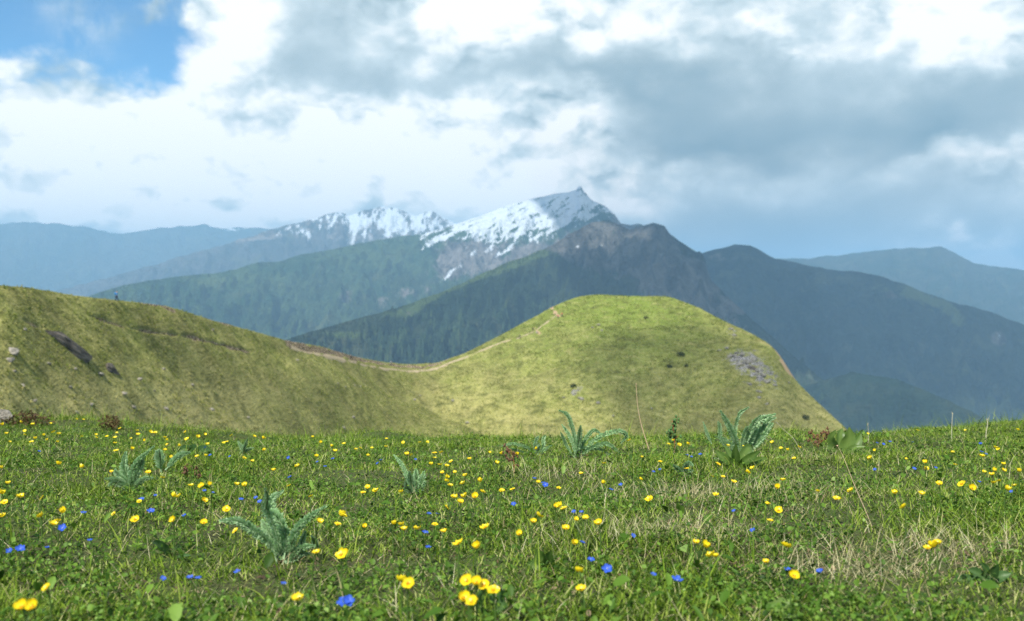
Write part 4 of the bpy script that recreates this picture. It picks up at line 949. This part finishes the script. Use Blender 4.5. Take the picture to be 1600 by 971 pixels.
def person(label, px, py, face, jacket, trousers, pack=None, stride=.22, height=1.74):
    P, N = hill_at(px, py); o = empty('person', P, face, height/1.74); tag(o, label, 'person', 'hikers on the ridge path')
    s = stride; L = lambda x, y, z: (x, y, z)
    # y forward; one body: pelvis, spine, neck, head, arms, legs
    J = [(L(0, 0, .95), .13, .10), (L(0, .02, 1.18), .125, .09), (L(0, .03, 1.40), .15, .10), (L(0, .05, 1.50), .055), (L(0, .07, 1.62), .088, .10), (L(0, .075, 1.70), .075, .085),
         (L(.19, .03, 1.41), .055), (L(.25, -.08, 1.15), .042), (L(.24, .08, .95), .033), (L(.24, .12, .87), .035, .02), (L(-.19, .03, 1.41), .055), (L(-.25, .10, 1.16), .042), (L(-.24, .26, 1.0), .033), (L(-.23, .33, .96), .035, .02),
         (L(.09, .01, .88), .085), (L(.10, s*.6+.05, .50), .06), (L(.10, s*.75, .09), .042), (L(.10, s*.75+.14, .04), .04, .03), (L(-.09, 0, .88), .085), (L(-.10, -s*.3, .49), .06), (L(-.10, -s, .11), .042), (L(-.10, -s+.14, .04), .04, .03), (L(0, .17, 1.625), .018)]
    E = [(0, 1), (1, 2), (2, 3), (3, 4), (4, 5), (2, 6), (6, 7), (7, 8), (8, 9), (2, 10), (10, 11), (11, 12), (12, 13), (0, 14), (14, 15), (15, 16), (16, 17), (0, 18), (18, 19), (19, 20), (20, 21), (4, 22)]
    skin('body', J, E, m_skin, o)
    up = lambda j, k: (j[0], j[1]+k, (j[2] if len(j) > 2 else j[1])+k)
    jj = [0, 1, 2, 6, 7, 8, 10, 11, 12]; skin('jacket', [up(J[i], .022) for i in jj], [(0, 1), (1, 2), (2, 3), (3, 4), (4, 5), (2, 6), (6, 7), (7, 8)], jacket, o)
    tj = [0, 14, 15, 16, 18, 19, 20]; skin('trousers', [up(J[i], .018) for i in tj], [(0, 1), (1, 2), (2, 3), (0, 4), (4, 5), (5, 6)], trousers, o)
    skin('hair', [((0, .05, 1.66), .088, .095), ((0, .05, 1.72), .08, .088)], [(0, 1)], m_hair, o)
    for k in (17, 21): skin('boot', [up(J[k-1], .018), up(J[k], .022)], [(0, 1)], m_boot, o)
    if pack: skin('rucksack', [((0, -.17, 1.08), .15, .10), ((0, -.18, 1.38), .16, .11), ((0, -.16, 1.50), .12, .08)], [(0, 1), (1, 2)], pack, o)
    return o
c_blue = cloth('blue_jacket', (.03, .20, .48)); c_nav = cloth('navy_cloth', (.02, .03, .06)); c_blk = cloth('black_cloth', (.018, .018, .02)); c_or = cloth('orange_jacket', (.62, .13, .04)); c_red = cloth('red_jacket', (.5, .07, .05)); c_gr = cloth('grey_cloth', (.12, .12, .13)); c_wh = cloth('pale_cloth', (.5, .5, .5))
person('hiker in blue jacket with blue rucksack walking along the crest of the left slope', 182, 471, -.9, c_blue, c_nav, c_blue, height=1.86)
person('hiker in dark clothes at the end of the dug earth bank', 548, 561, -.6, c_blk, c_blk, c_gr)
person('hiker in grey walking the lowest part of the saddle path', 612, 571, -1.2, c_gr, c_nav, c_wh, .2)
person('hiker in orange jacket beside the bare path on the round hill', 878, 495, .5, c_or, c_gr, c_red, .15)
person('hiker in red jacket just below the hiker in orange', 873, 498, -.4, c_red, c_nav, None, .12)
person('hiker in black standing lower on the shoulder of the round hill', 834, 517, .8, c_blk, c_blk, c_blk, .1)
person('hiker in dark grey lowest on the shoulder of the round hill', 811, 529, .8, c_gr, c_blk, c_gr, .18)

# ------------------------------------------------------------------ flowers
def petal_mat(name, col, tip, transl, rough, spec):
    m, t, b = material(name); n = t.noise(t.node('ShaderNodeTexCoord').outputs['Object'], 3, 3)
    c = t.mix(n, col, tip); t.put(b.inputs['Base Color'], c); b.inputs['Roughness'].default_value = rough; b.inputs['Specular IOR Level'].default_value = spec
    tr = t.node('ShaderNodeBsdfTranslucent'); t.put(tr.inputs[0], c); mx = t.node('ShaderNodeMixShader'); mx.inputs[0].default_value = transl
    t.l.new(b.outputs[0], mx.inputs[1]); t.l.new(tr.outputs[0], mx.inputs[2]); t.l.new(mx.outputs[0], t.n['Material Output'].inputs[0]); return m
m_yel = petal_mat('buttercup_petal', (.86, .64, .010), (.90, .74, .02), .3, .35, .5)
m_cen = plain('buttercup_stamen', (.72, .36, .01), .7, .3, 500)
m_blu = petal_mat('gentian_petal', (.025, .075, .45), (.05, .14, .62), .25, .5, .3)
m_thr = plain('gentian_throat', (.45, .55, .85), .6, .2, 500)
def petals(n, cup, width, seed, notch=.06, inner=.08):
    """petals of a flower of radius 1, opening upward"""
    r = random.Random(seed); v, f = [], []
    for k in range(n):
        a = 2*PI*k/n+r.gauss(0, .07); c_ = cup*r.uniform(.75, 1.25); ln = r.uniform(.88, 1.08); tw = r.gauss(0, .12); b0 = len(v)
        for i in range(5):
            s = i/4; rad = inner+(1-inner)*s*ln; w = width*(.18+.82*math.sin(PI*.62*min(1, s*1.02))**.9)*(1 if i < 4 else .55)
            for j in range(5):
                q = (j-2)/2; rr = rad-(notch if i == 4 and j == 2 else 0)-(.10*abs(q)**2*s)
                ang = math.atan2(q*w, max(rr, .05)); d = math.hypot(rr, q*w)
                z = c_*(s**1.7)*1.0+.16*q*q*s+tw*q*s*.5
                flat = d*(1-.28*min(c_, 1)*s)
                v.append(Vector((math.cos(a+ang)*flat, math.sin(a+ang)*flat, z+.01*k)))
        f += [(b0+5*i+j, b0+5*i+j+1, b0+5*i+j+6, b0+5*i+j+5) for i in range(4) for j in range(4)]
    return v, f
def stamens(seed, n=34, rad=.25, h=.24):
    r = random.Random(seed); g = ([], [])
    for k in range(n):
        a = r.uniform(0, 6.28); q = math.sqrt(r.random())*rad; p = Vector((math.cos(a)*q, math.sin(a)*q, .03)); e = p*1.3+Vector((0, 0, h*r.uniform(.6, 1)))
        add(g, *tube_geo([p, (p+e)/2, e], .018, .045, 4))
    return g
def stem_geo(bend, seed):
    P = curve_pts([Vector((0, 0, 0)), Vector((bend*.5, bend*.2, .5)), Vector((bend*.1, 0, 1))], 8); return tube_geo(P, .022, .015, 5)
PET = [mesh_py('petals', *petals(5, c_, w, s), m_yel) for s, (c_, w) in enumerate([(.30, .50), (.45, .54), (.62, .56), (.90, .56), (.16, .48), (.50, .60)])]
OPEN = ['flat open', 'open', 'half cupped', 'cupped', 'flat open', 'open']
STA = [mesh_py('stamens', *stamens(s), m_cen) for s in range(2)]
STM = [mesh_py('stem', *stem_geo(b_, s), m_stem) for s, b_ in enumerate((.12, -.10, .2))]
GPE = [mesh_py('petals', *petals(5, c_, .42, 20+s, .0, .05), m_blu) for s, c_ in enumerate((.10, .22, .30))]
GTH = mesh_py('throat', *stamens(9, 9, .12, .12), m_thr)
def small(name, pv_, sm, mats):
    """far flowers: petals and stem in one little mesh, unit = flower radius"""
    v, f = [p+Vector((0, 0, 0)) for p in pv_[0]], list(pv_[1]); idx = [0]*len(f); n0 = len(v)
    v += [Vector((p.x*1.0, p.y*1.0, (p.z-1)*4.2)) for p in sm[0]]; f += [tuple(i+n0 for i in q) for q in sm[1]]; idx += [1]*len(sm[1])
    return mesh_py(name, v, f, mats=mats, idx=idx)
FAR = [small('buttercup', petals(5, c_, .62, 40+s), ([Vector((p.x*2.2, p.y*2.2, p.z)) for p in stem_geo(.1, 1)[0]], stem_geo(.1, 1)[1]), [m_yel, m_stem]) for s, c_ in enumerate((.3, .5, .75))]
FARG = [small('gentian', petals(5, .2, .45, 60+s, 0), ([Vector((p.x*2.2, p.y*2.2, p.z)) for p in stem_geo(.1, 1)[0]], stem_geo(.1, 1)[1]), [m_blu, m_stem]) for s in range(2)]

Y1 = [(10,72),(95,62),(150,68),(30,112),(45,150),(113,100),(113,118),(145,150),(160,135),(200,120),(215,142),(245,105),(262,150),(232,65),(270,115),(375,125),(383,48),(350,45),(440,118),(440,130),(490,125),(527,130),(527,155),(550,88),(535,110),(600,135),(628,98),(632,115),(665,143),(690,105),(712,110),(755,130),(765,142),(767,163),(757,188),(605,183),(533,192),(678,195),(785,215),(820,168),(850,105),(857,138),(903,215),(943,212),(905,130),(940,115),(950,162),(1040,150),(1025,155),(1060,120),(1117,225),(1157,237),(1210,190),(1205,135),(1165,125),(1433,127),(1450,215),(1520,170),(1535,190),(1575,158),(1470,152),(10,268),(270,252),(372,266),(510,285),(678,290),(745,312),(875,348),(925,350),(963,343),(1085,343),(1120,349),(1254,277),(1362,260),(1323,348),(1425,400),(37,338),(8,385),(20,425),(5,490),(95,402),(193,403),(290,472),(190,487),(262,515),(243,532),(638,420),(790,398),(820,398),(935,417),(522,478),(620,508,1),(797,507),(935,522),(1037,460,1),(1465,515),(1548,525),(1570,490),(1450,658),(1565,665,1),(105,907,1),(150,905,1),(217,817),(1367,872),(1080,555)]
Y2 = [(22,158),(78,185),(97,178),(150,178),(132,210),(217,135),(215,172),(293,152),(310,205),(330,207),(370,152),(405,150),(437,222),(420,252),(435,200),(467,200),(460,255),(493,258),(472,290),(512,238),(597,228),(690,197),(745,205),(815,205),(722,246),(905,183),(530,287),(578,303),(490,310),(492,330),(507,350),(567,340),(648,330),(655,380),(795,365),(745,375),(130,355),(110,380),(282,380),(168,375),(527,405),(577,400),(622,400,1),(490,450),(555,425),(912,335),(1005,360),(1215,248),(1210,338),(1108,293),(1388,220),(1470,238),(1380,320),(1410,415),(1425,412),(1510,160),(1530,145),(1555,165),(1330,145),(1005,450),(990,445),(1030,455),(913,490),(890,518),(1085,505),(1130,500),(1190,522),(1037,548),(1072,615),(1097,743),(1110,828),(670,540,1),(437,527),(480,560),(550,615),(250,527),(285,530),(297,550),(115,537),(15,490),(25,665),(825,575),(318,800,1),(288,785),(583,785,1),(627,793,1),(665,805,1),(703,832,1),(570,865,1),(610,885,1),(357,548),(635,628)]
Y3 = [(42,160),(5,163),(228,168),(300,168),(430,152),(500,188),(470,178),(553,175),(530,223),(180,248),(38,272),(342,270),(315,288),(155,305),(205,308),(253,332),(172,390),(478,325),(452,360),(408,432),(457,462,1),(420,507),(638,375),(790,375),(725,410,1),(878,225),(900,190),(1043,228),(1132,242),(1135,272),(1257,198),(1268,256),(1390,215),(1465,183),(1455,178),(1490,250),(1400,287),(1437,298),(1450,280),(1490,280),(1560,285),(1445,337),(1470,328),(1345,362,1),(1195,342),(1115,390),(1035,447),(1540,350),(1505,368),(868,112),(1097,97),(1315,97),(1555,95),(127,630),(150,672),(170,675),(493,632),(400,697),(530,760),(1165,628),(1145,635),(1185,615),(990,383),(1300,340),(80,610)]
B1 = [(963,208),(180,193),(1052,215),(1322,220),(1455,240),(1490,260),(1525,225),(940,175),(1328,310),(710,393),(648,410),(692,467,1),(937,370),(975,382),(1105,410),(1172,403),(1190,420),(845,485),(285,545,1),(412,600),(95,640,1),(42,650),(215,632),(747,780),(870,775),(908,775),(1300,797),(1575,880,1),(1088,745),(383,475)]
B2 = [(350,228),(175,245),(190,232),(895,315),(945,345,1),(935,335),(800,435),(412,476),(450,480),(395,563),(408,633),(1075,467),(1110,470),(1245,367),(1290,345),(1347,578),(1115,610),(1153,690),(1228,728,1),(1548,780,1),(1440,755),(42,878,1),(1470,275),(1440,285)]
B3 = [(255,467),(340,553),(647,740),(900,277),(910,155),(940,160),(970,150),(1075,152),(1385,157),(1410,203),(1390,195),(1080,270),(1180,270),(1378,333),(1525,375),(100,205),(60,215),(500,735),(40,210)]
ZS = 540/1584
def to_px(L, ox): return [(ox+q[0]*ZS, 640+q[1]*ZS, len(q) > 2) for q in L]
its = []
for px, py, big in to_px(Y1, 0)+to_px(Y2, 530)+to_px(Y3, 1060):
    far = py < 708; R = random
    hh = R.uniform(.035, .06) if not big else R.uniform(.045, .06)
    if py < 690: hh = R.uniform(.045, .085)
    x, y = ground_hit(px, py, hh); g0 = mz(x, y); rad = (.0074 if big else R.uniform(.0046, .0076))*(1.0 if y < 3.5 else 1.12)
    tilt = R.gauss(0, .48); tdir = R.uniform(0, 6.28)
    e = Vector((math.cos(tdir)*abs(tilt), math.sin(tdir)*abs(tilt)-(.62 if big else .16), 1)).normalized()
    q = Vector((0, 0, 1)).rotation_difference(e) @ Matrix.Rotation(R.uniform(0, 6.28), 3, 'Z').to_quaternion()
    if far:
        k = R.randrange(3); o = link('buttercup', FAR[k]); o.location = (x, y, g0+hh); o.scale = (rad, rad, rad); o.rotation_mode = 'QUATERNION'; o.rotation_quaternion = q
        look = 'tiny far'
    else:
        k = R.choice((0, 1, 4, 2) if big else range(len(PET))); o = empty('buttercup', (x, y, g0))
        s = link('stem', STM[R.randrange(3)], o); s.scale = (.05, .05, hh); s.rotation_euler = (0, 0, R.uniform(0, 6.28))
        for nm, me in (('petals', PET[k]), ('stamens', STA[k % 2])):
            c_ = link(nm, me, o); c_.location = (0, 0, hh-.001); c_.scale = (rad,)*3; c_.rotation_mode = 'QUATERNION'; c_.rotation_quaternion = q
        look = ('large ' if big else 'small ' if rad < .0058 else '')+OPEN[k]
    tag(o, None, 'buttercup', 'yellow buttercups in the turf'); its.append([o, px, py, look])
give_labels(its, 'buttercup', LANDMARKS)
its = []
for px, py, big in to_px(B1, 0)+to_px(B2, 530)+to_px(B3, 1060):
    far = py < 708; R = random; hh = R.uniform(.024, .036) if not big else .034
    if py < 720: hh += .015
    x, y = ground_hit(px, py, hh); g0 = mz(x, y); rad = .0070 if big else R.uniform(.0036, .0054)
    if y > 3: rad *= 1.15
    e = Vector((R.gauss(0, .25), R.gauss(0, .2)-(.5 if big else .3), 1)).normalized(); q = Vector((0, 0, 1)).rotation_difference(e) @ Matrix.Rotation(R.uniform(0, 6.28), 3, 'Z').to_quaternion()
    if far:
        o = link('gentian', FARG[R.randrange(2)]); o.location = (x, y, g0+hh); o.scale = (rad,)*3; o.rotation_mode = 'QUATERNION'; o.rotation_quaternion = q; look = 'tiny far blue'
    else:
        o = empty('gentian', (x, y, g0)); s = link('stem', STM[R.randrange(3)], o); s.scale = (.04, .04, hh)
        for nm, me in (('petals', GPE[R.randrange(3)]), ('throat', GTH)):
            c_ = link(nm, me, o); c_.location = (0, 0, hh-.001); c_.scale = (rad,)*3; c_.rotation_mode = 'QUATERNION'; c_.rotation_quaternion = q
        look = 'large bright blue' if big else 'small blue'
    tag(o, None, 'gentian', 'blue gentians low in the turf'); its.append([o, px, py, look])
give_labels(its, 'gentian', LANDMARKS)
